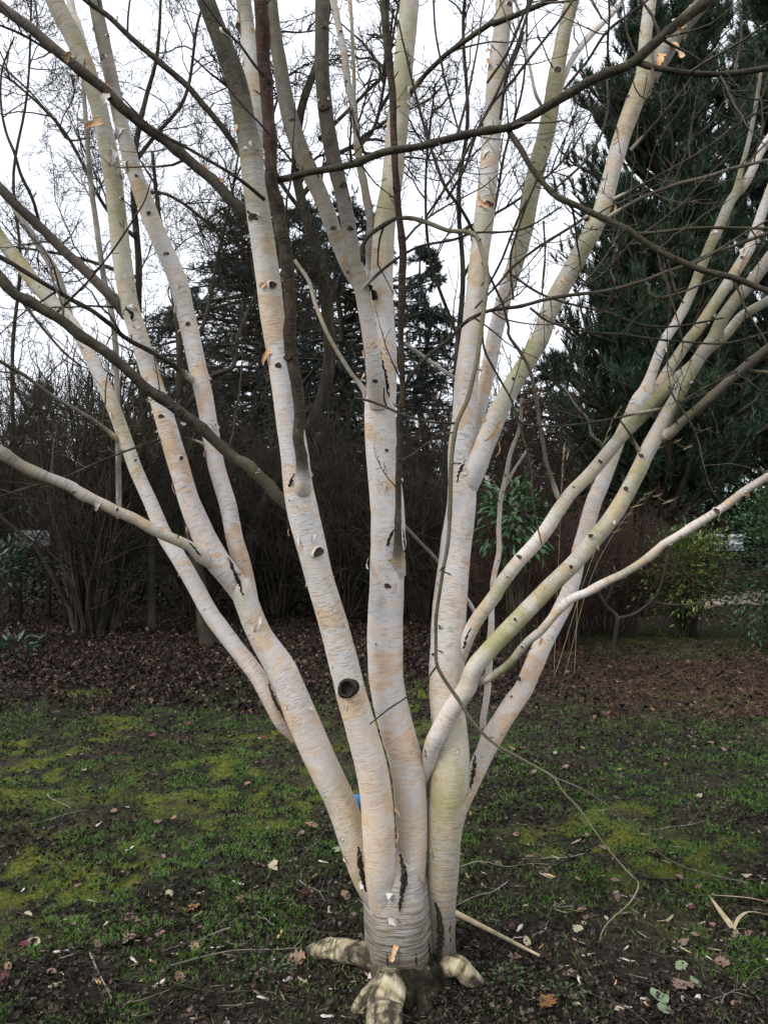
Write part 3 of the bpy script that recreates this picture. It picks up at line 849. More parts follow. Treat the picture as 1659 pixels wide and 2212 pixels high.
limb('branch', [('C', [(95, 775, 40), (130, 830, 46), (185, 910, 44), (240, 1010, 42), (310, 1100, 42), (400, 1190, 48), (520, 1242, 46), (680, 1318, 46), (820, 1382, 46), (950, 1468, 46), (1100, 1560, 46), (1250, 1620, 46), (1450, 1672, 46), (1690, 1760, 44)])], [2.08, 2.02, 1.98], [DK, (.9, .3, .1), (.85, .5, .1), (.8, .7, 0), (.85, .4, .1), (.9, .3, .2)], twigs=7)
limb('branch', [('C', [(840, 1398, 24), (900, 1402, 26), (1000, 1392, 24), (1200, 1372, 24), (1450, 1368, 24), (1690, 1372, 22)])], [2.0, 1.98], [(.8, .9, 0)], twigs=2)
limb('branch', [('E', [(972, 1430, 96), (972, 1330, 82), (970, 1240, 64), (968, 1100, 50), (970, 900, 48), (975, 700, 46), (975, 500, 44), (990, 400, 43), (993, 200, 43), (986, 0, 45)]), ('B', [(997, 1800, 56), (1005, 1600, 60), (988, 1400, 56), (970, 1250, 54), (955, 1000, 52), (945, 800, 54), (938, 600, 55), (918, 400, 58), (897, 200, 62), (885, -30, 66)])],
     [2.58, 2.48, 2.4, 2.32, 2.25], [(.55, .4, .1), (.75, .5, .1), (.85, .4, .1), (1, .3, .4), (1, .2, .5), RD, (1, 0, .7), (1, 0, .4), DK], dip=(1.1, .62, .2), bumpy=0.04, twigs=4, label='dark slender branch rising in front of the central stem')  # near-black tint at the top paints in the backlighting
limb('branch', [('B', [(965, 1310, 30), (1050, 1310, 36), (1150, 1340, 36), (1270, 1385, 34), (1380, 1392, 34), (1440, 1420, 38), (1465, 1490, 40), (1492, 1580, 40), (1502, 1680, 40), (1490, 1770, 36), (1480, 1880, 34), (1466, 2000, 34)]),
               ('E', [(1450, 100, 34), (1420, 250, 34), (1380, 400, 34), (1322, 530, 34), (1296, 680, 34), (1282, 900, 34), (1276, 1100, 32), (1260, 1300, 30), (1222, 1520, 28), (1196, 1700, 27), (1194, 1850, 27), (1202, 1980, 28), (1260, 2085, 28)]),
               ('H', [(1210, 180, 28), (1262, 270, 27), (1330, 358, 25), (1450, 460, 22), (1560, 522, 20)]), ('I', [(270, 592, 19), (370, 652, 19), (430, 740, 15), (530, 850, 15), (600, 950, 14), (680, 1062, 13), (780, 1180, 12), (870, 1272, 10)])],
     [2.36, 2.28, 2.22, 2.18, 2.16, 2.16, 2.16], [(.6, .9, 0), (.35, .9, 0), (.4, 1, 0), (.55, 1, 0), (.6, 1, 0), (.65, 1, 0), (.55, 1, 0), (.35, 1, 0), (.3, 1, 0)], label='thin knobbly olive branch hanging down past the right-hand stems')
limb('branch', [('I', [(365, 648, 12), (500, 702, 12), (620, 770, 11), (780, 890, 11), (900, 1000, 10), (1000, 1100, 10), (1130, 1180, 9), (1300, 1232, 8), (1540, 1285, 7)])], [2.16, 2.2], [(.6, .8, .1)])
limb('branch', [('I', [(860, 1262, 9), (882, 1300, 11), (830, 1400, 11), (720, 1500, 10), (665, 1568, 10), (645, 1640, 8)])], [2.16, 2.14], [(.3, .9, 0)])
limb('branch', [('E', [(1200, 1985, 16), (1130, 2080, 14)]), ('H', [(950, 130, 14), (880, 185, 13), (800, 235, 13), (680, 330, 10)])], [2.16, 2.12], [DK])
limb('branch', [('E', [(1325, 528, 22), (1240, 525, 20), (1150, 518, 20), (1000, 478, 20), (900, 432, 20), (780, 388, 18), (710, 375, 12)])], [2.2, 2.24], [(.95, .4, .1)])
limb('branch', [('E', [(905, 440, 14), (885, 380, 12), (885, 310, 10)])], [2.22, 2.2], [DK])
limb('branch', [('B', [(960, 1310, 30), (920, 1330, 34), (850, 1372, 34), (790, 1420, 32), (752, 1490, 30), (750, 1570, 22)])], [2.36, 2.4], [(.9, .7, 0)], twigs=1)
limb('branch', [('E', [(1000, 320, 26), (1022, 285, 28), (1062, 218, 28), (1150, 122, 28), (1280, 20, 27)]), ('B', [(1380, 1930, 27), (1500, 1870, 28), (1620, 1850, 28)]), ('C', [(160, 1842, 28), (300, 1800, 28), (500, 1770, 28), (700, 1745, 28), (900, 1690, 28), (1050, 1632, 27), (1170, 1590, 27), (1300, 1530, 26), (1450, 1475, 26), (1690, 1390, 25)])],
     [2.44, 2.36, 2.3, 2.25], [(.9, .6, .1), (.95, .5, 0), (.8, .8, 0), (.8, .8, 0), (.85, .6, .1)], twigs=6)
limb('branch', [('C', [(900, 1690, 18), (945, 1710, 24), (940, 1755, 22), (985, 1785, 22), (1100, 1768, 20), (1250, 1712, 16), (1400, 1650, 12)])], [2.3, 2.28], [(.75, .8, 0)])
limb('branch', [('B', [(1030, 560, 44), (1075, 515, 38), (1150, 432, 36), (1250, 342, 38), (1400, 225, 40), (1540, 135, 42)]), ('C', [(0, 150, 42), (150, 85, 40), (300, 25, 40), (420, -25, 38)])], [2.78, 2.6, 2.5], [(1, .5, 0), (.9, .6, 0), DK], twigs=4)
limb('branch', [('E', [(770, 395, 26), (770, 340, 34), (690, 230, 32), (620, 120, 30), (550, 0, 30)]), ('B', [(520, 1950, 30), (480, 1850, 30), (430, 1690, 30), (350, 1565, 28)])], [2.66, 2.72, 2.8], [(.4, 1, 0), (.3, .9, 0), (.15, .4, 0), (.4, .4, .1)])
limb('branch', [('E', [(1330, 270, 30), (1300, 252, 30), (1200, 182, 28), (1100, 112, 28), (1010, 48, 26)])], [2.72, 2.8], [(.2, .5, 0), (.3, .5, .1)])
limb('branch', [('E', [(1450, 1700, 26), (1380, 1580, 26), (1280, 1450, 26), (1200, 1345, 26), (1120, 1258, 25), (1020, 1155, 24), (960, 1090, 20)])], [2.6, 2.78, 2.8], [(.4, .6, .1)])
limb('branch', [('C', [(660, 1330, 24), (720, 1290, 28), (900, 1190, 27), (1100, 1110, 27), (1300, 1060, 27), (1450, 1010, 26), (1690, 955, 25)])], [2.6, 2.5, 2.4], [(.7, .3, .1), (.6, .3, .1)], twigs=6)
limb('branch', [('C', [(690, 1210, 18), (740, 1190, 20), (900, 1110, 20), (1100, 1000, 20), (1300, 880, 19), (1450, 762, 19), (1690, 620, 18)])], [2.6, 2.5], [(.95, .4, 0)], twigs=5)
limb('branch', [('C', [(610, 1270, 20), (450, 1380, 22), (300, 1472, 22), (130, 1600, 20), (20, 1720, 18), (-100, 1850, 14)])], [2.6, 2.55], [DK], twigs=3)
limb('branch', [('C', [(400, 600, 36), (432, 470, 44), (520, 300, 46), (620, 180, 46), (720, 80, 44), (800, -30, 42)])], [2.98, 3.05], [WH, PK], twigs=3)
limb('branch', [('C', [(300, 640, 20), (260, 560, 24), (215, 350, 24), (170, 180, 22), (140, -20, 22)])], [2.9, 2.95], [PK, (.2, .3, 0)])
limb('branch', [('F', [(405, 985, 36), (392, 960, 30), (350, 835, 28), (312, 700, 28), (290, 560, 28), (270, 400, 28), (232, 220, 28), (172, 100, 26), (100, 0, 24)]), ('C', [(100, 1960, 22), (60, 1830, 20), (0, 1690, 18), (-60, 1580, 14)])], [2.5, 2.38, 2.3], [(.5, .4, .4), (.6, .3, .5), (.7, .2, .6), BR], twigs=2)
limb('branch', [('F', [(910, 458, 18), (750, 495, 18), (600, 522, 18), (450, 540, 18), (300, 546, 18), (165, 518, 18), (120, 390, 16), (40, 250, 18), (-40, 100, 18)]), ('E', [(1475, 30, 18)]), ('B', [(1470, 1900, 16)])], [2.44, 2.36, 2.3], [(.9, .7, 0), (.9, .7, 0), DK], twigs=3)
limb('branch', [('F', [(905, 462, 20), (1050, 430, 16), (1250, 362, 15), (1400, 300, 13), (1560, 195, 10)])], [2.44, 2.4], [DK], twigs=2)
limb('branch', [('F', [(895, 720, 24), (860, 650, 20), (820, 580, 16), (770, 510, 14)])], [2.42, 2.4], [DK])
limb('branch', [('F', [(660, 690, 18), (650, 640, 20), (595, 600, 18), (580, 510, 16), (510, 430, 14), (440, 320, 10)])], [2.52, 2.46], [(.5, .8, 0), (.4, .3, 0)])
limb('branch', [('F', [(165, 520, 16), (190, 620, 14), (235, 800, 14), (245, 980, 13), (275, 1150, 12), (300, 1260, 8)])], [2.36, 2.32], [DK], twigs=1)
# dark twigs of the near crown that cross the sky at the right of the centre
for k, (runs, dz) in enumerate([
    ([('C', [(130, 1800, 16), (110, 1560, 16), (150, 1400, 16), (240, 1150, 17), (330, 980, 18)])], 2.5),
    ([('B', [(1590, 1560, 18), (1500, 1750, 16), (1380, 1010, 14), ])][:0] or [('C', [(-40, 1750, 16), (60, 1560, 18), (130, 1380, 18), (210, 1200, 20)])], 2.6),
    ([('B', [(1260, 1200, 20), (1370, 1000, 20), (1430, 820, 22), (1520, 640, 22), (1659, 480, 22)]), ('C', [(240, 330, 22), (400, 130, 20), (500, -20, 18)])], 2.4),
    ([('B', [(1130, 1310, 18), (1220, 1180, 20), (1330, 1000, 20), (1460, 750, 20), (1560, 560, 22), (1659, 330, 22)]), ('C', [(170, 220, 22), (245, -20, 20)])], 2.34),
    ([('B', [(1430, 1410, 26), (1350, 1260, 26), (1250, 1120, 26), (1180, 930, 24), (1120, 740, 22), (1060, 520, 20), (1010, 300, 16), (970, 120, 12)])], 2.3),
    ([('B', [(1330, 780, 14), (1280, 600, 16), (1230, 400, 16), (1195, 200, 16), (1180, -20, 16)])], 2.4),
    ([('C', [(690, 480, 16), (695, 640, 18), (660, 800, 18), (590, 920, 20), (540, 990, 20), (370, 1140, 16)])], 2.1),
    ([('C', [(700, 410, 18), (695, 250, 18), (705, 100, 18), (700, -20, 18)])], 2.06),
    ([('C', [(310, 1330, 16), (320, 1560, 14), (300, 1770, 12)])], 2.2),
    ([('C', [(430, 540, 20), (560, 380, 20), (690, 190, 22), (860, 60, 18), (960, -20, 16)])], 2.6),
    ([('C', [(-30, 500, 18), (90, 320, 20), (200, 60, 20), (240, -20, 18)])], 2.5),
    ([('C', [(50, 720, 24), (90, 470, 22), (150, 320, 20), (190, 190, 18)])], 2.6),
    ([('C', [(0, 1400, 18), (200, 1370, 16), (420, 1240, 14)])], 2.4),
    ([('C', [(120, 1650, 18), (290, 1765, 20), (450, 1820, 18), (700, 1880, 18), (900, 1950, 16), (1100, 1960, 16), (1390, 1910, 14)])], 2.42),
    ([('C', [(230, 1850, 20), (340, 1930, 18), (560, 1990, 18), (800, 2010, 18), (1100, 2050, 16), (1400, 2060, 18), (1690, 1990, 22)])], 2.36),
    ([('C', [(560, 1720, 18), (660, 1650, 16), (770, 1530, 16), (860, 1430, 14)])], 2.5),
    ([('C', [(830, 900, 22), (1000, 720, 20), (1130, 560, 18), (1260, 380, 14), (1420, 230, 10)])], 2.62),
    ([('B', [(690, 980, 22), (680, 880, 18), (690, 760, 16), (680, 640, 16)])], 2.1),
    ([('B', [(770, 930, 16), (720, 780, 16), (690, 660, 14)])], 2.2),
    ([('B', [(760, 1730, 24), (820, 1670, 22), (900, 1600, 22), (980, 1540, 20), (1100, 1480, 20), (1300, 1440, 20), (1420, 1400, 18)]), ('C', [(100, 1390, 14), (240, 1360, 10)])], 2.5),
    ([('A', [(310, 315, 22), (210, 250, 20), (120, 200, 20), (-20, 145, 18)])], 2.2),
    ([('A', [(520, 830, 16), (410, 840, 15), (340, 740, 15), (270, 650, 14), (150, 520, 14), (-20, 370, 14)])], 2.7),
    ([('A', [(240, 1340, 26), (200, 1200, 26), (130, 1050, 26), (90, 920, 24), (40, 800, 22), (10, 640, 18), (15, 420, 16), (90, 220, 12)])], 2.4),
    ([('A', [(340, 1880, 24), (500, 1720, 18), (660, 1530, 16), (790, 1340, 16), (870, 1210, 12), (910, 1080, 10)])], 2.2),
    ([('F', [(1500, 200, 14), (1400, 250, 12), (1250, 330, 12), (1130, 400, 12)])], 2.3),
    ([('F', [(1060, 310, 16), (1110, 400, 18), (1180, 500, 14), (1240, 640, 13), (1270, 780, 12), (1320, 930, 10), (1375, 1000, 8)])], 2.3),
    ([('C', [(1000, 1390, 14), (900, 1330, 12), (790, 1270, 12)])], 2.05),
    ([('C', [(970, 1470, 12), (1040, 1500, 16), (1060, 1580, 18), (1100, 1740, 16), (1150, 1820, 12)])], 2.05),
    ([('C', [(1510, 740, 16), (1400, 700, 14), (1290, 630, 12), (1230, 520, 10)])], 2.5),
    ([('C', [(1659, 610, 14), (1500, 580, 14), (1420, 540, 12), (1390, 480, 8)])], 2.5),
]):
    limb('branch', runs, [dz, dz - 0.06], [DK if k % 3 else BR], sides=6, bumpy=0.06, twigs=3, tl=(.06, .3))

# spur shoots and side twigs ------------------------------------------------
r2 = np.random.default_rng(21)


def spur_twigs():
    for rec in STEMS:
        pts, rad = rec['pts'], rec['rad']
        n = len(pts)
        for q in range(rec['twigs']):
            i = int(r2.uniform(0.08, 0.97) * (n - 1))
            T = nrm(pts[min(i + 1, n - 1)] - pts[max(i - 1, 0)])
            rv = r2.normal(0, 1, 3) * np.array([1, .6, 1]) + np.array([0, 0, .5])
            side = nrm(rv - T * np.dot(rv, T))
            D = nrm(T * r2.uniform(0.2, 1.0) + side)
            L = r2.uniform(*rec['tl'])
            k = 9
            main = grow(pts[i][None], D[None], np.array([L]), k, 0.13, 0.03, r2)
            r0 = min(rad[i] * 0.55, 0.0016 + L * 0.006)
            geo = [batch_tubes(main, np.linspace(r0, 0.0007, k)[None], 5)]
            m = int(3 + L * 12)
            pos, dd, t, idx = spawn(main, m, 0.15, 0.98, 0.9, r2)
            Ls = np.where(r2.random(m) < 0.3, r2.uniform(.05, .16, m), r2.uniform(.012, .03, m)) * (1.1 - 0.5 * t)
            sub = grow(pos, dd, Ls, 5, 0.12, 0.05, r2)
            rs = np.stack([np.full(m, 0.0011), np.full(m, 0.0010), np.full(m, 0.0010), np.full(m, 0.0013), np.full(m, 0.0004)], 1)
            geo.append(batch_tubes(sub, rs, 4))
            V, Q, _ = join([(v, f, None) for v, f in geo])
            part('twig', mk_mesh('twig', V, Q, None, M_TWIG), rec['o'])
        # short knobbly spurs all along thin dark branches
        if rec['o'].name.startswith('branch') and rad.mean() < 0.028:
            ln = np.linalg.norm(np.diff(pts, axis=0), axis=1).sum()
            m = int(ln * 9)
            if m < 2:
                continue
            ii = r2.integers(1, n - 1, m)
            T = nrm(pts[ii + 1] - pts[ii - 1])
            rv = r2.normal(0, 1, (m, 3)) + np.array([0, 0, .3])
            side = nrm(rv - T * (T * rv).sum(1, keepdims=True))
            D = nrm(T * 0.5 + side)
            Ls = r2.uniform(.008, .03, m) + rad[ii]
            sub = grow(pts[ii], D, Ls, 5, 0.15, 0.05, r2)
            rb = np.minimum(rad[ii] * .5, .0026)[:, None]
            rs = rb * np.array([1.0, .8, .75, .95, .25])[None]
            V, Q = batch_tubes(sub, rs, 5)
            o = part('spur_shoots', mk_mesh('spur_shoots', V, Q, None, M_TWIG), rec['o'])
            o['kind'] = 'stuff'


spur_twigs()


def surf(c, x, y, slack=1.25):
    """front surface of the birch under a picture point"""
    X, Y = cz(c, x, y)
    best = None
    for rec in STEMS:
        px = rec['px']
        d2 = np.hypot(px[:, 0] - X, px[:, 1] - Y)
        i = int(np.argmin(d2))
        d = px[i, 2]
        rp = rec['rad'][i] * FPX / d
        if rp < 4 or d2[i] > rp * slack + 2:
            continue
        o = min(d2[i] / rp, 0.97)
        front = d - rec['rad'][i] * math.sqrt(1 - o * o)
        if best is None or front < best[0]:
            best = (front, rec, i)
    if best is None:
        return None
    front, rec, i = best
    p = P(X, Y, front)
    c0 = rec['pts'][i]
    j = min(i + 1, len(rec['pts']) - 1)
    T = nrm(rec['pts'][j] - rec['pts'][max(j - 2, 0)])
    nn = p - c0
    nn = nn - T * np.dot(nn, T)
    return p, nrm(nn), T, rec, rec['rad'][i]


# peeling bark curls ---------------------------------------------------------
def bark_curl(c, x, y, w, l, orange=False, droop=0.6, curl=1.6, hit=None):
    h = hit or surf(c, x, y, 1.6)
    if h is None:
        return
    p, N, T, rec, R = h
    w, l = w * KZ * 2.2 / FPX, l * KZ * 2.3 / FPX
    D = nrm(np.array([0, 0, -1.0]) * droop + N * 0.42 + np.cross(T, N) * r2.normal(0, .6) + r2.normal(0, .12, 3))
    S = nrm(np.cross(D, N) + r2.normal(0, .1, 3))
    Nn = np.cross(S, D)
    nu, nv = 6, 8
    V = np.zeros((nv, nu, 3))
    cur, dr = p - N * 0.001, D.copy()
    wob = r2.uniform(.5, 1.3, nv) * np.linspace(1, .5, nv)
    for i in range(nv):
        for j in range(nu):
            u = (j / (nu - 1) - .5)
            V[i, j] = cur + S * u * w * wob[i] + Nn * (abs(u) ** 2) * w * 0.9 * curl * (i / nv)
        ax = S
        an = curl * r2.uniform(.4, 1.2) / nv
        dr = dr * math.cos(an) + np.cross(ax, dr) * math.sin(an) * (-1)
        cur = cur + dr * l / (nv - 1)
    th = 0.0009
    F = V.reshape(-1, 3)
    Bk = F + Nn * th
    n = nu * nv
    i = (np.arange(nv - 1)[:, None] * nu + np.arange(nu - 1)[None]).ravel()
    q1 = np.stack([i, i + 1, i + nu + 1, i + nu], -1)
    q2 = q1[:, ::-1] + n
    ring = [*range(nu), *[k * nu + nu - 1 for k in range(1, nv)], *[(nv - 1) * nu + k for k in range(nu - 2, -1, -1)], *[k * nu for k in range(nv - 2, 0, -1)]]
    ring = np.array(ring)
    q3 = np.stack([ring, np.roll(ring, -1), np.roll(ring, -1) + n, ring + n], -1)
    Q = np.concatenate([q1, q2, q3])
    f_ = 1 if np.dot(Nn, N) > 0 else 0
    mi = np.concatenate([np.full(len(q1), f_), np.full(len(q2), 1 - f_), np.full(len(q3), 0)])
    ms = [M_PEEL, M_PEEL] if orange else [M_FLAKE, M_PEEL]
    o = part('bark_curl', mk_mesh('bark_curl', np.vstack([F, Bk]), Q, None, None, mats=ms, mat_idx=mi), rec['o'])
    return o


for c, x, y, w, l, og in [
    ('E', 870, 880, 75, 95, 0), ('E', 838, 870, 22, 70, 0), ('E', 788, 1345, 40, 110, 0), ('E', 825, 1352, 40, 30, 1), ('E', 950, 1345, 36, 55, 1), ('E', 880, 1480, 30, 60, 0), ('E', 960, 1480, 26, 90, 0),
    ('E', 372, 1205, 24, 60, 0), ('E', 468, 1190, 26, 70, 0), ('E', 312, 1165, 20, 50, 1), ('E', 580, 1640, 22, 80, 0), ('E', 1490, 845, 46, 80, 0), ('E', 1385, 815, 50, 60, 0), ('E', 1585, 520, 36, 190, 1), ('E', 1570, 640, 30, 130, 1),
    ('E', 765, 110, 55, 110, 1), ('E', 768, 230, 36, 60, 1), ('E', 205, 80, 50, 130, 1), ('E', 838, 45, 40, 70, 1), ('E', 960, 190, 30, 70, 1), ('E', 1375, 1890, 40, 50, 1), ('E', 1350, 1925, 36, 40, 0), ('E', 1215, 1740, 40, 34, 0), ('E', 1210, 1460, 30, 60, 0),
    ('E', 1490, 220, 40, 40, 0), ('E', 1575, 95, 36, 36, 0), ('E', 1480, 500, 40, 40, 1), ('E', 1340, 720, 60, 30, 0), ('E', 990, 860, 40, 30, 0), ('E', 1010, 1210, 24, 90, 0), ('E', 450, 825, 30, 30, 0),
    ('H', 795, 1490, 70, 120, 0), ('H', 795, 1345, 46, 50, 0), ('H', 840, 1660, 50, 110, 1), ('H', 1042, 1080, 70, 120, 0), ('H', 625, 1110, 40, 110, 1), ('H', 1218, 300, 30, 50, 1), ('H', 1290, 730, 40, 70, 1), ('H', 690, 1235, 30, 40, 1), ('H', 1280, 860, 30, 80, 1),
    ('H', 640, 1290, 60, 80, 0), ('H', 160, 300, 36, 50, 1), ('H', 830, 840, 26, 90, 1), ('H', 840, 960, 24, 110, 1), ('H', 1310, 590, 40, 60, 1), ('H', 1200, 490, 40, 26, 0), ('H', 1215, 1140, 50, 34, 1), ('H', 545, 195, 22, 60, 0), ('H', 900, 1490, 20, 40, 1), ('H', 855, 1095, 36, 30, 0),
    ('H', 1190, 1740, 70, 70, 0), ('H', 1160, 1760, 50, 50, 0), ('H', 1000, 640, 26, 60, 0), ('H', 1050, 620, 26, 70, 1), ('H', 665, 1830, 40, 60, 0), ('H', 735, 1850, 50, 50, 0), ('H', 850, 1880, 60, 50, 0), ('H', 960, 1880, 60, 40, 0),
    ('D', 590, 1005, 40, 60, 0), ('D', 1240, 700, 50, 40, 0), ('D', 1290, 530, 60, 50, 0), ('D', 1105, 525, 50, 30, 0), ('D', 1040, 880, 36, 120, 0), ('D', 500, 70, 40, 26, 0), ('D', 1180, 270, 40, 40, 0), ('D', 880, 250, 40, 30, 0), ('D', 960, 600, 36, 40, 0), ('D', 1370, 1340, 30, 40, 1), ('D', 1560, 1690, 40, 130, 0), ('D', 1440, 1420, 50, 26, 1),
    ('D', 965, 1165, 40, 34, 1), ('D', 1130, 1150, 24, 80, 0), ('D', 905, 385, 40, 26, 0), ('D', 1540, 810, 40, 36, 0),
    ('B', 1500, 385, 70, 70, 1), ('B', 1530, 110, 50, 60, 1), ('B', 1445, 1200, 70, 150, 1), ('B', 1510, 270, 40, 80, 1), ('B', 1500, 900, 40, 70, 0), ('B', 600, 720, 40, 70, 0), ('B', 280, 760, 60, 60, 0), ('B', 20, 100, 60, 110, 0), ('B', 775, 1640, 30, 60, 1), ('B', 860, 1250, 40, 70, 0), ('B', 185, 1695, 40, 60, 1), ('B', 1010, 600, 40, 160, 0),
    ('C', 1080, 250, 90, 150, 1), ('C', 1020, 320, 70, 110, 1), ('C', 1140, 180, 60, 110, 1), ('C', 735, 1240, 60, 90, 1), ('C', 810, 770, 30, 60, 0), ('C', 1350, 1380, 50, 70, 0), ('C', 1500, 1490, 50, 60, 0), ('C', 390, 1990, 60, 34, 1), ('C', 160, 1640, 30, 40, 1), ('C', 420, 1670, 40, 50, 1), ('C', 140, 1440, 40, 80, 0), ('C', 400, 470, 40, 50, 0),
    ('A', 390, 360, 50, 70, 1), ('A', 470, 455, 40, 50, 1), ('A', 650, 515, 50, 36, 1), ('A', 1230, 985, 60, 40, 1), ('A', 1340, 1080, 50, 50, 1), ('A', 490, 80, 50, 70, 1), ('A', 735, 1040, 60, 50, 0), ('A', 690, 900, 70, 140, 0), ('A', 620, 720, 60, 150, 1), ('A', 640, 560, 60, 90, 0), ('A', 730, 760, 60, 110, 0), ('A', 760, 960, 60, 90, 0), ('A', 820, 1950, 60, 50, 0), ('A', 780, 1830, 50, 70, 0), ('A', 320, 130, 50, 50, 0), ('A', 1430, 740, 30, 60, 1), ('A', 1480, 860, 80, 100, 0), ('A', 1430, 130, 70, 150, 0), ('A', 1090, 1690, 50, 70, 0),
    ('F', 1500, 935, 60, 40, 0), ('F', 1530, 950, 40, 40, 1), ('F', 900, 320, 60, 40, 1), ('F', 860, 395, 50, 40, 0), ('F', 980, 280, 60, 40, 0), ('F', 290, 1830, 60, 40, 1), ('F', 450, 1660, 40, 30, 0), ('F', 730, 1110, 30, 30, 0), ('F', 600, 900, 20, 30, 0), ('F', 470, 1440, 60, 26, 1), ('F', 40, 95, 50, 34, 1),
]:
    bark_curl(c, x, y, w, l, bool(og), droop=r2.uniform(.3, 1.0), curl=r2.uniform(.6, 2.2))

# smaller ragged flaps all along the stems
for _ in range(110):
    rec = STEMS[int(r2.integers(0, len(STEMS)))]
    while not rec['o'].name.startswith('stem'):
        rec = STEMS[int(r2.integers(0, len(STEMS)))]
    i = int(r2.uniform(.08, .95) * (len(rec['pts']) - 2))
    T = nrm(rec['pts'][i + 1] - rec['pts'][i])
    a = r2.choice([-1, 1]) * r2.uniform(.7, 1.75)
    v = nrm(np.array([0, 0, CAM_H]) - rec['pts'][i])
    v = nrm(v - T * np.dot(v, T))
    N = v * math.cos(a) + np.cross(T, v) * math.sin(a)
    p = rec['pts'][i] + N * rec['rad'][i]
    bark_curl(None, 0, 0, r2.uniform(14, 40), r2.uniform(20, 60), r2.random() < .3, r2.uniform(.2, 1), r2.uniform(.6, 2.4), hit=(p, N, T, rec, rec['rad'][i]))

for k in range(26):
    rec = STEMS[0]
    a = -math.pi / 2 + (k - 12.5) / 12.5 * 1.75
    N = nrm(np.array([math.cos(a), math.sin(a), 0]))
    i = int(r2.integers(0, 4))
    p = rec['pts'][i] + N * rec['rad'][i] * 1.0
    bark_curl(None, 0, 0, r2.uniform(30, 75), r2.uniform(24, 60), r2.random() < .15, r2.uniform(.8, 1.6), r2.uniform(.2, 1.2), hit=(p, N, np.array([0, 0, 1.0]), rec, rec['rad'][i]))


# branch scars ------------------------------------------------------------
def ring_stack(p, N, radii, heights, sides=12, oval=1.0, up=None, jit=0.06):
    up = np.array([0, 0, 1.0]) if up is None else up
    U = nrm(np.cross(up, N))
    W = np.cross(N, U)
    a = np.arange(sides) * 2 * math.pi / sides
    rows = []
    j = 1 + jit * (np.sin(2 * a + r2.uniform(0, 6)) + .7 * np.sin(3 * a + r2.uniform(0, 6)) + .4 * np.sin(5 * a + r2.uniform(0, 6)))
    for r, h in zip(radii, heights):
        rows.append(p + N * h + (U * np.cos(a)[:, None] + W * oval * np.sin(a)[:, None]) * (r * j)[:, None])
    V = np.concatenate(rows)
    k = len(radii)
    i = np.arange(k - 1)[:, None] * sides
    jj = np.arange(sides)[None]
    Q = np.stack([i + jj, i + (jj + 1) % sides, i + sides + (jj + 1) % sides, i + sides + jj], -1).reshape(-1, 4)
    V = np.vstack([V, p + N * heights[-1]])
    b0 = (k - 1) * sides
    Tt = np.stack([b0 + np.arange(sides), b0 + (np.arange(sides) + 1) % sides, np.full(sides, len(V) - 1)], -1)
    return V, Q, Tt


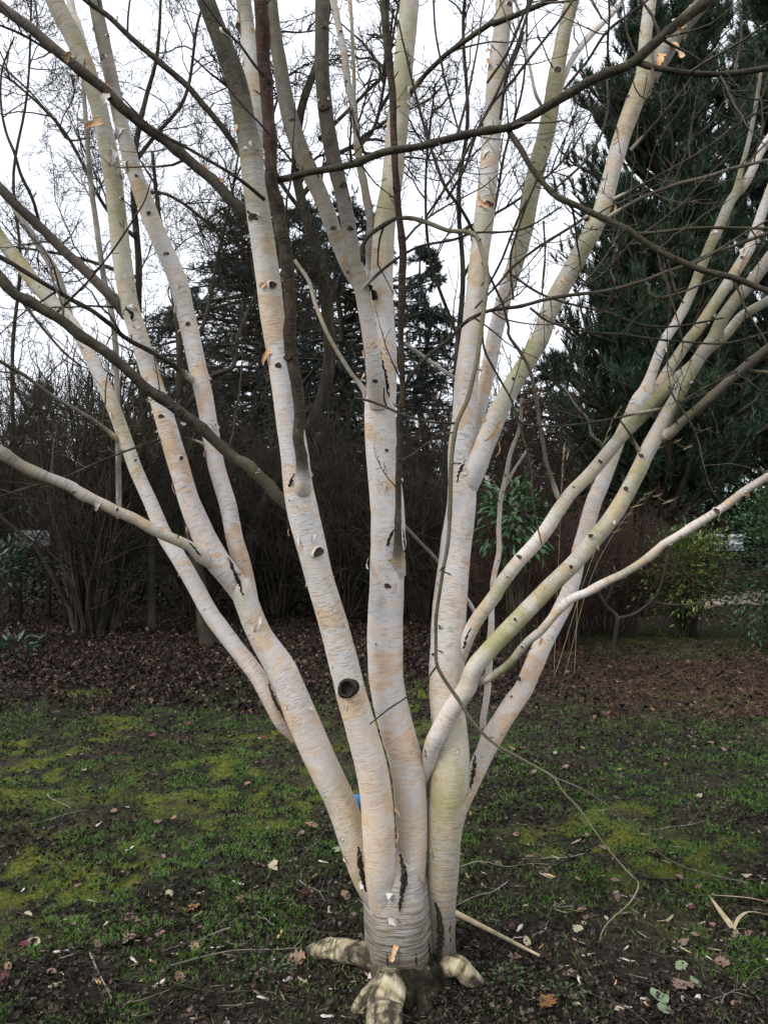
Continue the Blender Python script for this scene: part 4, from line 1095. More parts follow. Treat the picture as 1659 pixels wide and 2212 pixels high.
for c, x, y, s in [
    ('E', 490, 1300, 30), ('E', 468, 1612, 16), ('E', 905, 1505, 20), ('E', 830, 275, 12), ('E', 1405, 555, 20), ('E', 900, 690, 12), ('E', 1388, 825, 10), ('E', 250, 180, 18), ('E', 835, 1855, 9), ('E', 1180, 1915, 12), ('E', 985, 745, 14), ('E', 988, 420, 16), ('E', 310, 130, 22), ('E', 1215, 1750, 14),
    ('D', 690, 545, 15), ('D', 815, 748, 9), ('D', 895, 1028, 11), ('D', 1090, 735, 14), ('D', 540, 205, 10), ('D', 970, 485, 16), ('D', 1078, 465, 22), ('D', 1232, 1645, 9), ('D', 1302, 535, 16), ('D', 450, 940, 12), ('D', 705, 1045, 10), ('D', 890, 350, 16), ('D', 1530, 2085, 9),
    ('A', 1000, 1525, 16), ('A', 1130, 1945, 16), ('A', 820, 1055, 12), ('A', 895, 1280, 16), ('A', 625, 1080, 12), ('A', 735, 1195, 12), ('A', 320, 1610, 14), ('A', 235, 1725, 10), ('A', 620, 345, 20), ('A', 1360, 190, 26), ('A', 650, 215, 14), ('A', 1520, 1300, 24),
    ('B', 525, 645, 24), ('B', 660, 490, 10), ('B', 335, 720, 14), ('B', 580, 1370, 15), ('B', 683, 1370, 14), ('B', 665, 1635, 12), ('B', 768, 1185, 8), ('B', 215, 1710, 22), ('B', 640, 1110, 20), ('B', 530, 165, 12), ('B', 625, 190, 12), ('B', 655, 950, 10), ('B', 1635, 25, 20), ('B', 1512, 1225, 26), ('B', 1042, 555, 30), ('B', 210, 490, 22), ('B', 1540, 830, 22), ('B', 310, 1740, 12), ('B', 935, 30, 26),
    ('C', 395, 420, 26), ('C', 610, 1375, 20), ('C', 800, 800, 14), ('C', 320, 888, 13), ('C', 1380, 1375, 12), ('C', 1500, 1545, 12), ('C', 145, 1720, 10), ('C', 820, 580, 14), ('C', 1095, 1560, 12), ('C', 665, 1075, 10),
    ('F', 490, 910, 7), ('F', 650, 757, 14), ('F', 165, 1330, 15), ('F', 805, 920, 15), ('F', 595, 1205, 16), ('F', 475, 1390, 13), ('F', 140, 1705, 11), ('F', 1350, 1055, 16), ('F', 1070, 1260, 13), ('F', 160, 2060, 16), ('F', 897, 722, 16), ('F', 92, 1450, 6), ('F', 183, 1870, 9), ('F', 1095, 300, 13), ('F', 40, 990, 10), ('F', 130, 260, 12),
    ('H', 1530, 165, 8), ('H', 1580, 60, 16), ('H', 775, 350, 12), ('H', 688, 1410, 10),
]:
    h = surf(c, x, y)
    if h is None:
        continue
    p, N, T, rec, R = h
    r = s * KZ * 2.5 / FPX
    p = p - N * r * 0.12
    V, Q, Tt = ring_stack(p, N, [r * 1.55, r * 1.2, r * .95, r * .55], [-r * .15, r * .32, r * .42, r * .30], 11, 0.68, T, 0.14)
    mi = np.concatenate([np.repeat([0, 1, 1], 11), np.full(len(Tt), 1)])
    part('branch_scar', mk_mesh('branch_scar', V, Q, Tt, None, mats=[M_FLAKE if rec['dense'][len(rec['dense']) // 2][0] < .4 else M_SCAR, M_SCAR], mat_idx=mi), rec['o'])

# the sawn hollow stub on the second stem
h = surf('H', 547, 112)
p, N, T, rec, R = h
N = nrm(N * 0.6 + np.array([0, -1, 0.0]) * 0.6 + np.array([-.1, 0, .1]))
r = 44 * KZ * 2.5 / FPX
V, Q, Tt = ring_stack(p - N * 0.03, N, [r * 1.9, r * 1.55, r * 1.25, r * 1.12, r * 1.0, r * 0.88, r * .80], [0.004, .020, .030, 0.044, .050, .048, .036], 30, 1.0, T, 0.06)
mi = np.concatenate([np.repeat([0, 1, 2, 1, 2, 3], 30), np.full(30, 3)])
o = part('cut_branch_stub', mk_mesh('cut_branch_stub', V, Q, Tt, None, mats=[M_FLAKE, M_RIFT, M_SCAR, M_HOLLOW], mat_idx=mi), rec['o'])
o['label'] = 'hollow round stub of a sawn-off branch with dark centre'


# dark rifts where stems part --------------------------------------------
def rift(pts, wd, proud=0.3):
    PW, NW, recs = [], [], []
    q = np.array(pts, float)
    al = np.concatenate([[0], np.cumsum(np.hypot(*np.diff(q, axis=0).T[1:] if False else np.diff(q, axis=0).T))])
    return q, al


def rift_on(c, pts, w):
    q = np.array(pts, float)
    al = np.concatenate([[0], np.cumsum(np.linalg.norm(np.diff(q, axis=0), axis=1))])
    n = max(8, int(al[-1] / 9))
    t = np.linspace(0, al[-1], n)
    xs, ys = np.interp(t, al, q[:, 0]), np.interp(t, al, q[:, 1])
    pw, rec0 = [], None
    for k in range(n):
        h = surf(c, xs[k] + r2.normal(0, 3), ys[k], 1.4)
        if h is None:
            continue
        pw.append(h[0] - h[1] * 0.001)
        rec0 = rec0 or h[3]
    if len(pw) < 4:
        return
    pw = np.array(pw)
    pw[1:-1, 1] = (pw[:-2, 1] + pw[1:-1, 1] + pw[2:, 1]) / 3
    k = len(pw)
    rr = w * KZ * 0.5 * 2.55 / FPX * np.sin(np.linspace(0.25, math.pi - 0.1, k)) ** .7 * r2.uniform(.6, 1.3, k)
    V, Q = batch_tubes(pw[None], rr[None], 7)
    part('bark_rift', mk_mesh('bark_rift', V, Q, None, M_RIFT), rec0['o'])


for c, pts, w in [('H', [(862, 1110), (885, 1200), (882, 1300), (865, 1390), (860, 1460)], 30), ('H', [(1075, 1400), (1100, 1500), (1104, 1620), (1092, 1760), (1085, 1880)], 40),
                  ('H', [(612, 1070), (615, 1150), (635, 1250), (655, 1340)], 34), ('D', [(1372, 1335), (1400, 1400), (1440, 1490), (1465, 1580)], 24),
                  ('E', [(945, 1165), (915, 1220), (900, 1290)], 18), ('E', [(1000, 1165), (1008, 1230), (1012, 1310)], 12), ('E', [(1380, 735), (1345, 800), (1318, 885)], 20),
                  ('E', [(865, 130), (890, 230), (905, 300), (912, 375)], 22), ('H', [(1315, 515), (1305, 600), (1285, 720)], 26), ('H', [(75, 90), (105, 190), (165, 300)], 22),
                  ('A', [(1485, 1255), (1515, 1290), (1550, 1325)], 24), ('B', [(790, 1700), (820, 1750), (855, 1820)], 22), ('E', [(345, 830), (322, 880), (310, 920)], 16), ('E', [(300, 965), (340, 1015), (370, 1035)], 14),
                  ('D', [(1140, 1245), (1180, 1290), (1215, 1330)], 16), ('E', [(1400, 1760), (1375, 1830), (1345, 1940)], 22), ('H', [(1010, 470), (1030, 540), (1015, 600)], 18), ('H', [(965, 1600), (958, 1680), (962, 1790)], 14), ('H', [(700, 1640), (692, 1720), (700, 1790)], 12), ('H', [(1165, 1450), (1160, 1560), (1168, 1680)], 14), ('H', [(1040, 1650), (1048, 1730), (1040, 1800)], 16), ('H', [(780, 1700), (786, 1790)], 10), ('H', [(885, 1180), (900, 1260), (880, 1350)], 26), ('A', [(740, 1830), (790, 1880), (800, 1940)], 22)]:
    rift_on(c, pts, w)

# root collar and roots ------------------------------------------------------
TB = P(*cz('H', 892, 1800), 2.6)
TB[2] = 0
ck = np.array([TB + np.array([.02, 0, z]) for z in (-.08, -.03, .0, .03, .055, .085, .11)])
crd = np.array([.255, .215, .190, .165, .146, .128, .10])
Sm, _, _ = catmull(np.hstack([ck, crd[:, None]]), 22)
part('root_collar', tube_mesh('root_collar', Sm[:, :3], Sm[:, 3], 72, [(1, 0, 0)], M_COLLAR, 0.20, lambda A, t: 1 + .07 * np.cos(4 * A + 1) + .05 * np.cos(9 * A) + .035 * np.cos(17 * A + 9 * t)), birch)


def root(pts, rad, mat=M_ROOT):
    S_, _, _ = catmull(np.hstack([np.array(pts), np.array(rad)[:, None]]), 34)
    return part('root', tube_mesh('root', S_[:, :3], S_[:, 3], 28, [(1, 0, 0), (.8, 0, 0), (.1, 0, 0), (.05, 0, 0), (.2, 0, 0), (1, 0, 0)], mat, 0.15), birch)


def gz(x, y, z):
    """point at world height z under a picture point of crop H"""
    X, Y = cz('H', x, y)
    a, b = np.array([0, 0, CAM_H]), P(X, Y, 1.0)
    t = (CAM_H - z) / (CAM_H - b[2])
    return a + (b - a) * t


TB = TB + np.array([0, 0, .02])
root([TB + np.array([-.02, .02, .04]), gz(690, 1720, .10), gz(590, 1700, .075), gz(480, 1690, .05), gz(390, 1690, .02), gz(310, 1700, -.05)], [.05, .046, .043, .040, .034, .02])
root([TB + np.array([-.05, 0, .02]), gz(795, 1950, .085), gz(775, 2010, .065), gz(772, 2090, .045), gz(775, 2200, .01), gz(790, 2330, -.06)], [.05, .050, .054, .055, .052, .04])
root([TB + np.array([-.07, -.02, .0]), gz(690, 1950, .06), gz(640, 2010, .035), gz(615, 2060, .01), gz(590, 2130, -.04)], [.03, .027, .025, .024, .02])
root([TB + np.array([.10, .02, .03]), gz(1215, 1790, .09), gz(1275, 1850, .055), gz(1325, 1900, .015), gz(1385, 1970, -.05)], [.045, .034, .033, .029, .02])
root([TB + np.array([.03, -.05, -.02]), gz(1000, 2040, .025), gz(1008, 2090, .01), gz(1015, 2140, -.03)], [.035, .03, .028, .02], M_COLLAR)

# ------------------------------------------------------------------ background vegetation
M_DARKBARK = noisy_mat('dark_tree_bark', [(0.3, (0.020, 0.017, 0.013)), (0.5, (0.045, 0.038, 0.028)), (0.65, (0.070, 0.062, 0.042)), (0.8, (0.10, 0.11, 0.06))], 9, 0.95, 0.1, stretch=(1, 1, .3), bstr=0.8, bdist=0.03)
M_SHRUB = noisy_mat('bare_shrub_bark', [(0.3, (0.020, 0.017, 0.012)), (0.55, (0.046, 0.039, 0.027)), (0.75, (0.095, 0.083, 0.058))], 4, 0.9, 0.15, bstr=0)
M_SHRUB2 = noisy_mat('brown_thicket_bark', [(0.3, (0.025, 0.021, 0.016)), (0.55, (0.058, 0.047, 0.036)), (0.75, (0.115, 0.095, 0.072))], 4, 0.9, 0.15, bstr=0)
M_REDTWIG = noisy_mat('red_twig_bark', [(0.3, (0.022, 0.014, 0.011)), (0.55, (0.054, 0.031, 0.024)), (0.75, (0.10, 0.066, 0.05))], 4, 0.8, 0.2, bstr=0)
M_PALEBARK = noisy_mat('pale_sapling_bark', [(0.3, (0.07, 0.06, 0.05)), (0.5, (0.19, 0.165, 0.135)), (0.7, (0.31, 0.28, 0.24))], 14, 0.85, 0.2, stretch=(1, 1, .5), bstr=0.3)
M_PINE = leaf_mat('pine_needles', evenly([(0.012, 0.027, 0.014), (0.020, 0.043, 0.021), (0.032, 0.062, 0.030), (0.055, 0.092, 0.044)]), 0.55, 0.3)
M_SPRUCE = leaf_mat('spruce_needles', evenly([(0.010, 0.022, 0.017), (0.018, 0.036, 0.028), (0.030, 0.052, 0.044), (0.048, 0.075, 0.066)]), 0.6, 0.3)
M_YEW = leaf_mat('bright_conifer_needles', evenly([(0.018, 0.045, 0.012), (0.035, 0.085, 0.02), (0.06, 0.13, 0.03)]), 0.55, 0.3, 0.15)
M_LAUREL = leaf_mat('yellow_green_leaves', evenly([(0.02, 0.045, 0.012), (0.05, 0.10, 0.020), (0.12, 0.165, 0.03), (0.25, 0.26, 0.06)]), 0.38, 0.5, 0.15)
M_HOLLY = leaf_mat('dark_glossy_leaves', evenly([(0.014, 0.038, 0.015), (0.026, 0.066, 0.026), (0.048, 0.105, 0.044)]), 0.30, 0.5)
M_RHODO = leaf_mat('rhododendron_leaves', evenly([(0.018, 0.055, 0.016), (0.03, 0.085, 0.025), (0.055, 0.125, 0.045)]), 0.36, 0.5, 0.1)
M_GREYRHODO = leaf_mat('dull_evergreen_leaves', evenly([(0.018, 0.040, 0.026), (0.035, 0.068, 0.046), (0.07, 0.11, 0.085)]), 0.42, 0.5, 0.1)
M_BROWNLEAF = leaf_mat('withered_brown_leaves', evenly([(0.06, 0.025, 0.012), (0.13, 0.05, 0.022), (0.22, 0.10, 0.04)]), 0.7, 0.2, 0.2)
M_STRAW = noisy_mat('dry_straw', [(0.3, (0.24, 0.19, 0.11)), (0.6, (0.40, 0.33, 0.21)), (0.8, (0.52, 0.45, 0.31))], 30, 0.8, 0.2, stretch=(1, 1, 1), bstr=0.2)
rv_ = np.random.default_rng(99)


def rnd_attr(n, per):
    return np.repeat(rv_.random(n), per)


def unit_rand(n, r=rv_):
    return nrm(r.normal(0, 1, (n, 3)))


def bare_tree(label, trunk_px, depth, w, mat, seed, crown_n=(9, 7, 6), crown_len=(2.4, 0.42, 0.40), spread=0.8, up=0.05, name='bare_tree', tmin=0.35, group=None, limbs_px=(), spurs=0):
    """trunk traced at a real depth, limbs and twigs grown from it"""
    r = np.random.default_rng(seed)
    q = np.array([P(x, y, depth) for x, y in trunk_px])
    q[0, 2] = min(q[0, 2], -0.05) if q[0, 2] < 1.0 else q[0, 2]
    rad = np.interp(np.linspace(0, 1, len(q)), np.linspace(0, 1, len(w)), w) * .5 * depth / FPX
    S_, _, _ = catmull(np.hstack([q, rad[:, None]]), 40)
    t = thing(name, (q[0][0], q[0][1], 0), label, 'tree', group)
    part('trunk', tube_mesh('trunk', S_[:, :3], S_[:, 3], 12, [DK], mat, 0.06), t)
    limbs = [S_[:, :3]]
    for lp, lw in limbs_px:
        ql = np.array([P(x, y, depth + dz) for x, y, dz in lp])
        rl = np.linspace(lw[0], lw[1], len(ql)) * .5 * depth / FPX
        L_, _, _ = catmull(np.hstack([ql, rl[:, None]]), 40)
        part('limb', tube_mesh('limb', L_[:, :3], L_[:, 3], 9, [DK], mat, 0.06), t)
        limbs.append(L_[:, :3])
    par = np.array(limbs)
    scale = rad[0]
    geo = []
    rr = max(rad[-1] * .7, 0.012)
    lens = None
    for lev, (n, cl) in enumerate(zip(crown_n, crown_len)):
        pos, dd, tt, idx = spawn(par, n, tmin if lev == 0 else 0.12, 1.0, spread, r)
        m = len(pos)
        L = cl * r.uniform(.5, 1.2, m) * (1.15 - 0.5 * tt)
        k = 8 if lev < 2 else 5
        child = grow(pos, dd, L, k, 0.20, up, r)
        r0 = rr * (0.5 ** lev) * r.uniform(.7, 1.1, m)
        taper = np.linspace(1, .3, k)[None]
        geo.append(batch_tubes(child, np.maximum(r0[:, None] * taper, 0.0016 + 0.00011 * depth), 5 if lev == 0 else 3))
        par = child
    V, Q, _ = join([(v, f, None) for v, f in geo])
    part('crown', mk_mesh('crown', V, Q, None, mat, smooth=False), t)
    return t


def bare_shrub(label, base_px, depth, height, nst, fan, mat, seed, n2=8, n3=6, cat='shrub', name='bare_shrub', group=None, lean=(0, 0), l2=.35, l3=.35, up=0.06, rstem=0.018, base_r=.2, fine=0.003, wob=.09, l2min=.2):
    r = np.random.default_rng(seed)
    x0 = P(base_px[0], base_px[1], depth)
    x0[2] = 0
    t = thing(name, tuple(x0), label, cat, group)
    a = r.uniform(0, 2 * math.pi, nst)
    f = np.abs(r.normal(0, 1, nst)) * fan
    D = np.stack([np.cos(a) * f + lean[0], np.sin(a) * f + lean[1], np.ones(nst)], 1)
    P0 = x0 + np.stack([np.cos(a) * base_r * r.random(nst), np.sin(a) * base_r * r.random(nst), np.full(nst, -.05)], 1)
    L = height * r.uniform(.6, 1.1, nst)
    st = grow(P0, D, L, 10, wob, up, r)
    rad = rstem * r.uniform(.5, 1.2, nst)[:, None] * np.linspace(1, .25, 10)[None]
    # the thick canes one can tell apart are parts of their own
    order = np.argsort(-rad[:, 0])
    big = order[:min(12, nst)]
    for b in big:
        V, Q = batch_tubes(st[b:b + 1], rad[b:b + 1] * 1.3, 7)
        part('cane', mk_mesh('cane', V, Q, None, mat), t)
    rest = order[len(big):]
    geo = []
    if len(rest):
        geo.append(batch_tubes(st[rest], np.maximum(rad[rest], fine), 4))
    p2, d2, t2, _ = spawn(st, n2, l2min, 1, .8, r, .35)
    s2 = grow(p2, d2, height * l2 * r.uniform(.5, 1.2, len(p2)) * (1.1 - .5 * t2), 7, .20, up, r)
    geo.append(batch_tubes(s2, np.maximum(rstem * .35 * np.linspace(1, .4, 7)[None] * np.ones((len(p2), 1)), fine), 3))
    if n3:
        p3, d3, t3, _ = spawn(s2, n3, .1, 1, .7, r)
        s3 = grow(p3, d3, height * l2 * l3 * r.uniform(.4, 1.2, len(p3)), 4, .16, up, r)
        geo.append(batch_tubes(s3, np.full((len(p3), 4), fine) * np.array([1, .9, .8, .5]), 3))
    V, Q, _ = join([(v, f_, None) for v, f_ in geo])
    part('twigs', mk_mesh('twigs', V, Q, None, mat, smooth=False), t)['kind'] = 'stuff'
    return t


def leafy_shrub(label, centre, size, n, leaf, mat, seed, cat='shrub', name='evergreen_shrub', stems=9, droop=0.1, ratio=.38, clump=60, stem_mat=None, fold=.25, updir=.3, group=None):
    """leaf clumps spread through an uneven volume, on real stems"""
    r = np.random.default_rng(seed)
    centre, size = np.array(centre), np.array(size)
    base = np.array([centre[0], centre[1], 0])
    t = thing(name, tuple(base), label, cat, group)
    cl = []
    while len(cl) < clump:
        p = r.uniform(-1, 1, 3)
        if np.linalg.norm(p) < 1 and np.linalg.norm(p) > .25:
            cl.append(p)
    cl = centre + np.array(cl) * size
    cl[:, 2] = np.maximum(cl[:, 2], .12)
    geo = []
    st = []
    for i in range(clump):
        e = cl[i]
        b = base + np.array([r.normal(0, size[0] * .12), r.normal(0, size[1] * .12), -.03])
        m = b * .5 + e * .5 + np.array([0, 0, .2 * (e[2])])
        tt = np.linspace(0, 1, 8)[:, None]
        st.append((1 - tt) ** 2 * b + 2 * tt * (1 - tt) * m + tt ** 2 * e)
    st = np.array(st)
    V, Q = batch_tubes(st, np.linspace(.012, .004, 8)[None] * np.ones((clump, 1)) * max(.6, size[2] / 1.2), 4)
    o = part('stems', mk_mesh('stems', V, Q, None, stem_mat or M_SHRUB), t)
    o['kind'] = 'stuff'
    ci = r.integers(0, clump, n)
    rad = size.mean() * .30
    pos = cl[ci] + r.normal(0, 1, (n, 3)) * rad * np.array([1, 1, .75])
    out = nrm(pos - cl[ci] + (cl[ci] - centre) * .6)
    D = nrm(out + unit_rand(n, r) * .55 + np.array([0, 0, updir - droop]))
    N = nrm(unit_rand(n, r) * .6 + np.array([0, 0, 1.0]))
    L = leaf * r.uniform(.6, 1.2, n)
    pos[:, 2] = np.maximum(pos[:, 2], .05)
    V, T = leaves_geo(pos, D, N, L, L * ratio, fold)
    o = part('foliage', mk_mesh('foliage', V, None, T, mat, smooth=False, attrs=dict(rnd=np.repeat(r.random(n), 4))), t)
    o['kind'] = 'stuff'
    return t


def conifer(label, x, depth, height, rad, mat, seed, n=170, sub=12, nee=34, nl=.09, nw=.011, zlow=.04, droop=-.10, pine=False, name='spruce_tree', cyl=0.9, spread=.55, tr=.16, shape=None, wob=.07):
    r = np.random.default_rng(seed)
    b = P(x, HORIZON, depth)
    b[2] = 0
    t = thing(name, tuple(b), label, 'tree')
    tp = np.stack([b + np.array([r.normal(0, .03) * k, r.normal(0, .03) * k, height * k / 9 - .05]) for k in range(10)])
    V, Q = batch_tubes(tp[None], np.linspace(tr, .02, 10)[None], 10)
    part('trunk', mk_mesh('trunk', V, Q, None, M_DARKBARK), t)
    u = np.sort(r.uniform(zlow, .985, n))
    a = r.uniform(0, 2 * math.pi, n)
    prof = (1 - u) ** cyl if shape is None else np.interp(u, *shape)
    L = np.maximum(rad * prof * r.uniform(.6, 1.12, n), .25)
    P0 = b + np.stack([np.zeros(n), np.zeros(n), u * height], 1)
    D = np.stack([np.cos(a), np.sin(a), np.full(n, .12 if not pine else .35)], 1)
    br = grow(P0, D, L, 9, wob, (.10 if pine else droop * .5), r)
    geo = [batch_tubes(br, np.linspace(.035, .008, 9)[None] * np.ones((n, 1)) * (.5 + L / rad)[:, None], 4)]
    p2, d2, t2, idx = spawn(br, sub, .18, 1.0, .75, r)
    m = len(p2)
    L2 = (.16 + .34 * (1 - t2)) * L[idx] * r.uniform(.4, 1.1, m)
    L2 = np.clip(L2, .12, .9)
    if pine:
        d2 = nrm(d2 + np.array([0, 0, .55]))
    b2 = grow(p2, d2, L2, 5, .10, (.16 if pine else droop), r)
    geo.append(batch_tubes(b2, np.full((m, 5), .007) * np.linspace(1, .5, 5), 3))
    V, Q, _ = join([(v, f, None) for v, f in geo])
    part('branches', mk_mesh('branches', V, Q, None, M_DARKBARK, smooth=False), t)['kind'] = 'stuff'
    # shoots along each branchlet
    ns = 3
    p3, d3, t3, _ = spawn(b2, ns, .25, 1.0, .45, r)
    if pine:
        d3 = nrm(d3 + np.array([0, 0, .7]))
    V, T = needles_geo(p3, d3, max(nee // ns, 1), nl, nw, spread, r)
    nsh = len(p3)
    rn = np.repeat(np.clip(r.normal(.45, .22, nsh), 0, 1), max(nee // ns, 1) * 3)
    part('needles', mk_mesh('needles', V, None, T, mat, smooth=False, attrs=dict(rnd=rn)), t)['kind'] = 'stuff'
    return t


# conifers
conifer('dark bushy pine on the right with upright needle tufts along its edge', 1435, 14.5, 11.0, 1.95, M_PINE, 5, n=400, sub=14, nee=54, nl=.19, nw=.018, pine=True, name='pine_tree', spread=.42, tr=.17, zlow=.13,
        shape=([0, .1, .35, .62, .86, .95, 1], [1.3, 1.5, 1.3, 1.05, .92, .6, .2]), wob=.12)
conifer('tall dark pine cut off by the right edge of the picture', 1715, 16.0, 15.5, 2.9, M_PINE, 6, n=420, sub=14, nee=48, nl=.20, nw=.019, pine=True, name='pine_tree', spread=.42, tr=.22, zlow=.10,
        shape=([0, .1, .4, .6, .72, .85, 1], [.9, 1.05, 1.0, .72, .55, .4, .05]), wob=.12)
RND = ([0, .12, .35, .6, .8, .93, 1], [.8, .95, 1.0, .95, .75, .42, .1])
conifer('broad dark evergreen conifer behind the left-hand stems', 560, 18.5, 9.6, 2.4, M_SPRUCE, 8, n=280, sub=12, nee=36, nl=.11, nw=.015, zlow=.12, spread=.6, shape=RND, wob=.13)
conifer('bluish pointed spruce just right of the central stem', 920, 21.0, 9.2, 2.3, M_SPRUCE, 9, n=200, sub=12, nee=36, nl=.12, nw=.015, cyl=.62, spread=.6)
conifer('dark evergreen conifer directly behind the central stem', 745, 17.0, 8.8, 2.2, M_SPRUCE, 10, n=280, sub=12, nee=36, nl=.10, nw=.014, spread=.6, shape=RND, wob=.13)
conifer('dark evergreen conifer behind the pale sapling and left stems', 400, 20.0, 7.6, 2.2, M_SPRUCE, 15, n=190, sub=11, nee=33, nl=.12, nw=.015, spread=.6, shape=RND, wob=.13)
conifer('tall dark evergreen filling the gap between the stub-scarred and central stems', 655, 22.0, 10.6, 2.8, M_SPRUCE, 18, n=230, sub=11, nee=33, nl=.13, nw=.018, spread=.6, shape=RND, wob=.13)
conifer('low spreading conifer in the gap left of the pines', 1190, 23.0, 6.6, 3.6, M_SPRUCE, 12, n=170, sub=11, nee=36, nl=.13, nw=.016, cyl=.6, zlow=.05, spread=.6)
conifer('low dark conifer in the shade left of the pine trunks', 1340, 18.5, 4.6, 2.2, M_PINE, 17, n=150, sub=11, nee=36, nl=.12, nw=.016, zlow=.04, spread=.6, shape=RND, wob=.13)
conifer('small far conifer at the left edge', 90, 27.0, 6.4, 2.6, M_SPRUCE, 13, n=130, sub=10, nee=30, nl=.14, nw=.02, cyl=.7, spread=.6)
conifer('soft bright green conifer at the right edge above the holly', 1775, 8.6, 2.7, .95, M_YEW, 14, n=150, sub=12, nee=42, nl=.05, nw=.007, cyl=.4, zlow=.5, spread=.7, name='green_conifer', tr=.06)

# bare trees
bare_tree('bare tree with mossy foot and leaning trunk behind the left stems', [(455, 1395), (432, 1260), (402, 1090), (390, 900), (388, 740), (370, 600), (345, 470), (330, 330)], 9.7, (46, 22, 18, 14, 10, 7), M_DARKBARK, 31,
          (8, 7, 6, 4), (1.5, .8, .42, .2), .75, .03, limbs_px=[([(390, 800, 0), (440, 700, .1), (470, 560, .2), (500, 430, .3), (520, 300, .4)], (10, 4)), ([(388, 900, 0), (460, 812, -.1), (503, 793, -.2), (515, 724, -.1), (560, 620, 0), (600, 520, .1)], (14, 5))])
bare_tree('bare tree with dark twiggy crown against the sky at upper left', [(330, 1330), (318, 1000), (300, 740), (300, 560), (290, 440), (292, 330), (315, 215), (340, 120), (350, -60)], 10.8, (20, 15, 14, 13, 9, 5), M_DARKBARK, 32,
          (12, 7, 5, 4), (1.7, .75, .36, .13), .85, .0, limbs_px=[([(292, 350, 0), (330, 300, .2), (400, 210, .4), (430, 40, .5), (470, -60, .6)], (10, 5)), ([(300, 520, 0), (230, 450, -.3), (150, 300, -.5), (90, 230, -.6), (10, 160, -.7)], (9, 4)), ([(298, 600, 0), (180, 560, .2), (80, 540, .3), (-30, 530, .3)], (9, 4)), ([(290, 420, 0), (360, 420, -.2), (450, 480, -.3), (560, 560, -.4)], (8, 4))], tmin=.15)
bare_tree('bare tree with crooked leaning trunk behind the stub-scarred stem', [(528, 1345), (545, 1170), (575, 1085), (640, 980), (690, 880), (712, 780), (705, 650), (690, 560), (662, 470), (640, 370), (650, 240), (690, 120), (720, -50)], 12.2, (34, 30, 28, 26, 22, 18, 12), M_DARKBARK, 33,
          (9, 6, 5, 4), (2.0, .85, .42, .14), .8, .03, limbs_px=[([(655, 420, 0), (720, 340, .2), (800, 290, .4), (830, 180, .5), (850, 20, .6)], (12, 5)), ([(662, 470, 0), (600, 380, -.2), (560, 250, -.3), (540, 60, -.4)], (10, 5)), ([(690, 300, 0), (790, 200, .2), (860, 120, .4), (900, -30, .5)], (9, 4))], tmin=.30)
bare_tree('thin bare tree behind the gap between the central and right stems', [(985, 1345), (990, 1000), (985, 800), (1000, 600), (990, 420), (1010, 260), (1000, 60), (1010, -60)], 13.5, (16, 13, 10, 8, 6), M_DARKBARK, 34,
          (11, 6, 5, 3), (1.7, .75, .38, .14), .8, .03, limbs_px=[([(1000, 600, 0), (1060, 480, .3), (1090, 330, .5), (1130, 180, .7), (1140, -40, .8)], (8, 4)), ([(985, 720, 0), (930, 560, -.3), (920, 380, -.4), (940, 180, -.5)], (8, 4)), ([(995, 500, 0), (1120, 430, .3), (1230, 330, .4), (1300, 200, .4)], (7, 3))], tmin=.25)
bare_tree('thin bare tree at the far left edge', [(20, 1330), (30, 1000), (28, 760), (45, 560), (30, 380), (60, 200), (70, -50)], 13.0, (9, 8, 6, 4), M_DARKBARK, 35, (14, 7, 5, 3), (1.8, .75, .36, .14), .8, .03, tmin=.25)
bare_tree('slender pale-barked sapling seen between the left stems', [(258, 1120), (254, 850), (246, 700), (225, 600), (207, 470), (196, 390), (188, 280), (182, 200), (180, 90)], 7.2, (12, 12, 12, 10, 8), M_PALEBARK, 36, (5, 5, 4), (.7, .35, .2), .8, .05, name='sapling', tmin=.45)

# shrubs
bare_shrub('many-stemmed bare shrub fanning out in the leaf litter at left', (205, 1365), 10.6, 3.9, 64, .30, M_SHRUB, 41, 9, 6, rstem=.030, base_r=.30, fine=.0032)
bare_shrub('bare shrub at the far left edge', (-60, 1330), 11.5, 3.6, 46, .36, M_SHRUB, 42, 9, 6, fine=.0034)
bare_shrub('dark tangled shrub behind the leaning bare tree', (420, 1335), 12.4, 3.3, 50, .36, M_SHRUB2, 43, 10, 6, fine=.0034)
bare_shrub('dark tangled shrub behind the stub-scarred stem', (600, 1335), 12.6, 3.4, 54, .38, M_SHRUB2, 44, 10, 6, fine=.0034)
bare_shrub('dark tangled shrub left of the central stem', (740, 1330), 12.0, 3.2, 54, .38, M_SHRUB2, 45, 10, 6, fine=.0034)
bare_shrub('dark tangled shrub between the central stem and the right-hand stems', (920, 1345), 11.8, 3.1, 54, .36, M_SHRUB2, 46, 10, 6, fine=.0034)
bare_shrub('low reddish shrub beneath the glossy rhododendron', (1090, 1385), 10.2, 1.9, 60, .26, M_REDTWIG, 47, 9, 4, fine=.0032, rstem=.012)
bare_shrub('dense upright red-twigged shrub behind the right-hand stems', (1195, 1400), 9.6, 1.75, 110, .22, M_REDTWIG, 48, 8, 3, fine=.0028, rstem=.010, base_r=.4)
bare_shrub('red-twigged shrub fading into the pine shade', (1310, 1375), 10.6, 1.9, 70, .30, M_REDTWIG, 49, 8, 4, fine=.003, rstem=.010, base_r=.4)
bare_shrub('bare brown shrub under the pine beside the small bare tree', (1375, 1345), 12.6, 1.6, 44, .4, M_SHRUB2, 50, 8, 4, fine=.0034)
bare_shrub('tall bare shrub behind the many-stemmed shrub', (290, 1310), 14.5, 4.4, 44, .34, M_SHRUB2, 51, 9, 6, fine=.004)
bare_shrub('tall bare shrub behind the far left shrub', (80, 1305), 15.5, 4.5, 44, .34, M_SHRUB2, 52, 9, 6, fine=.004)
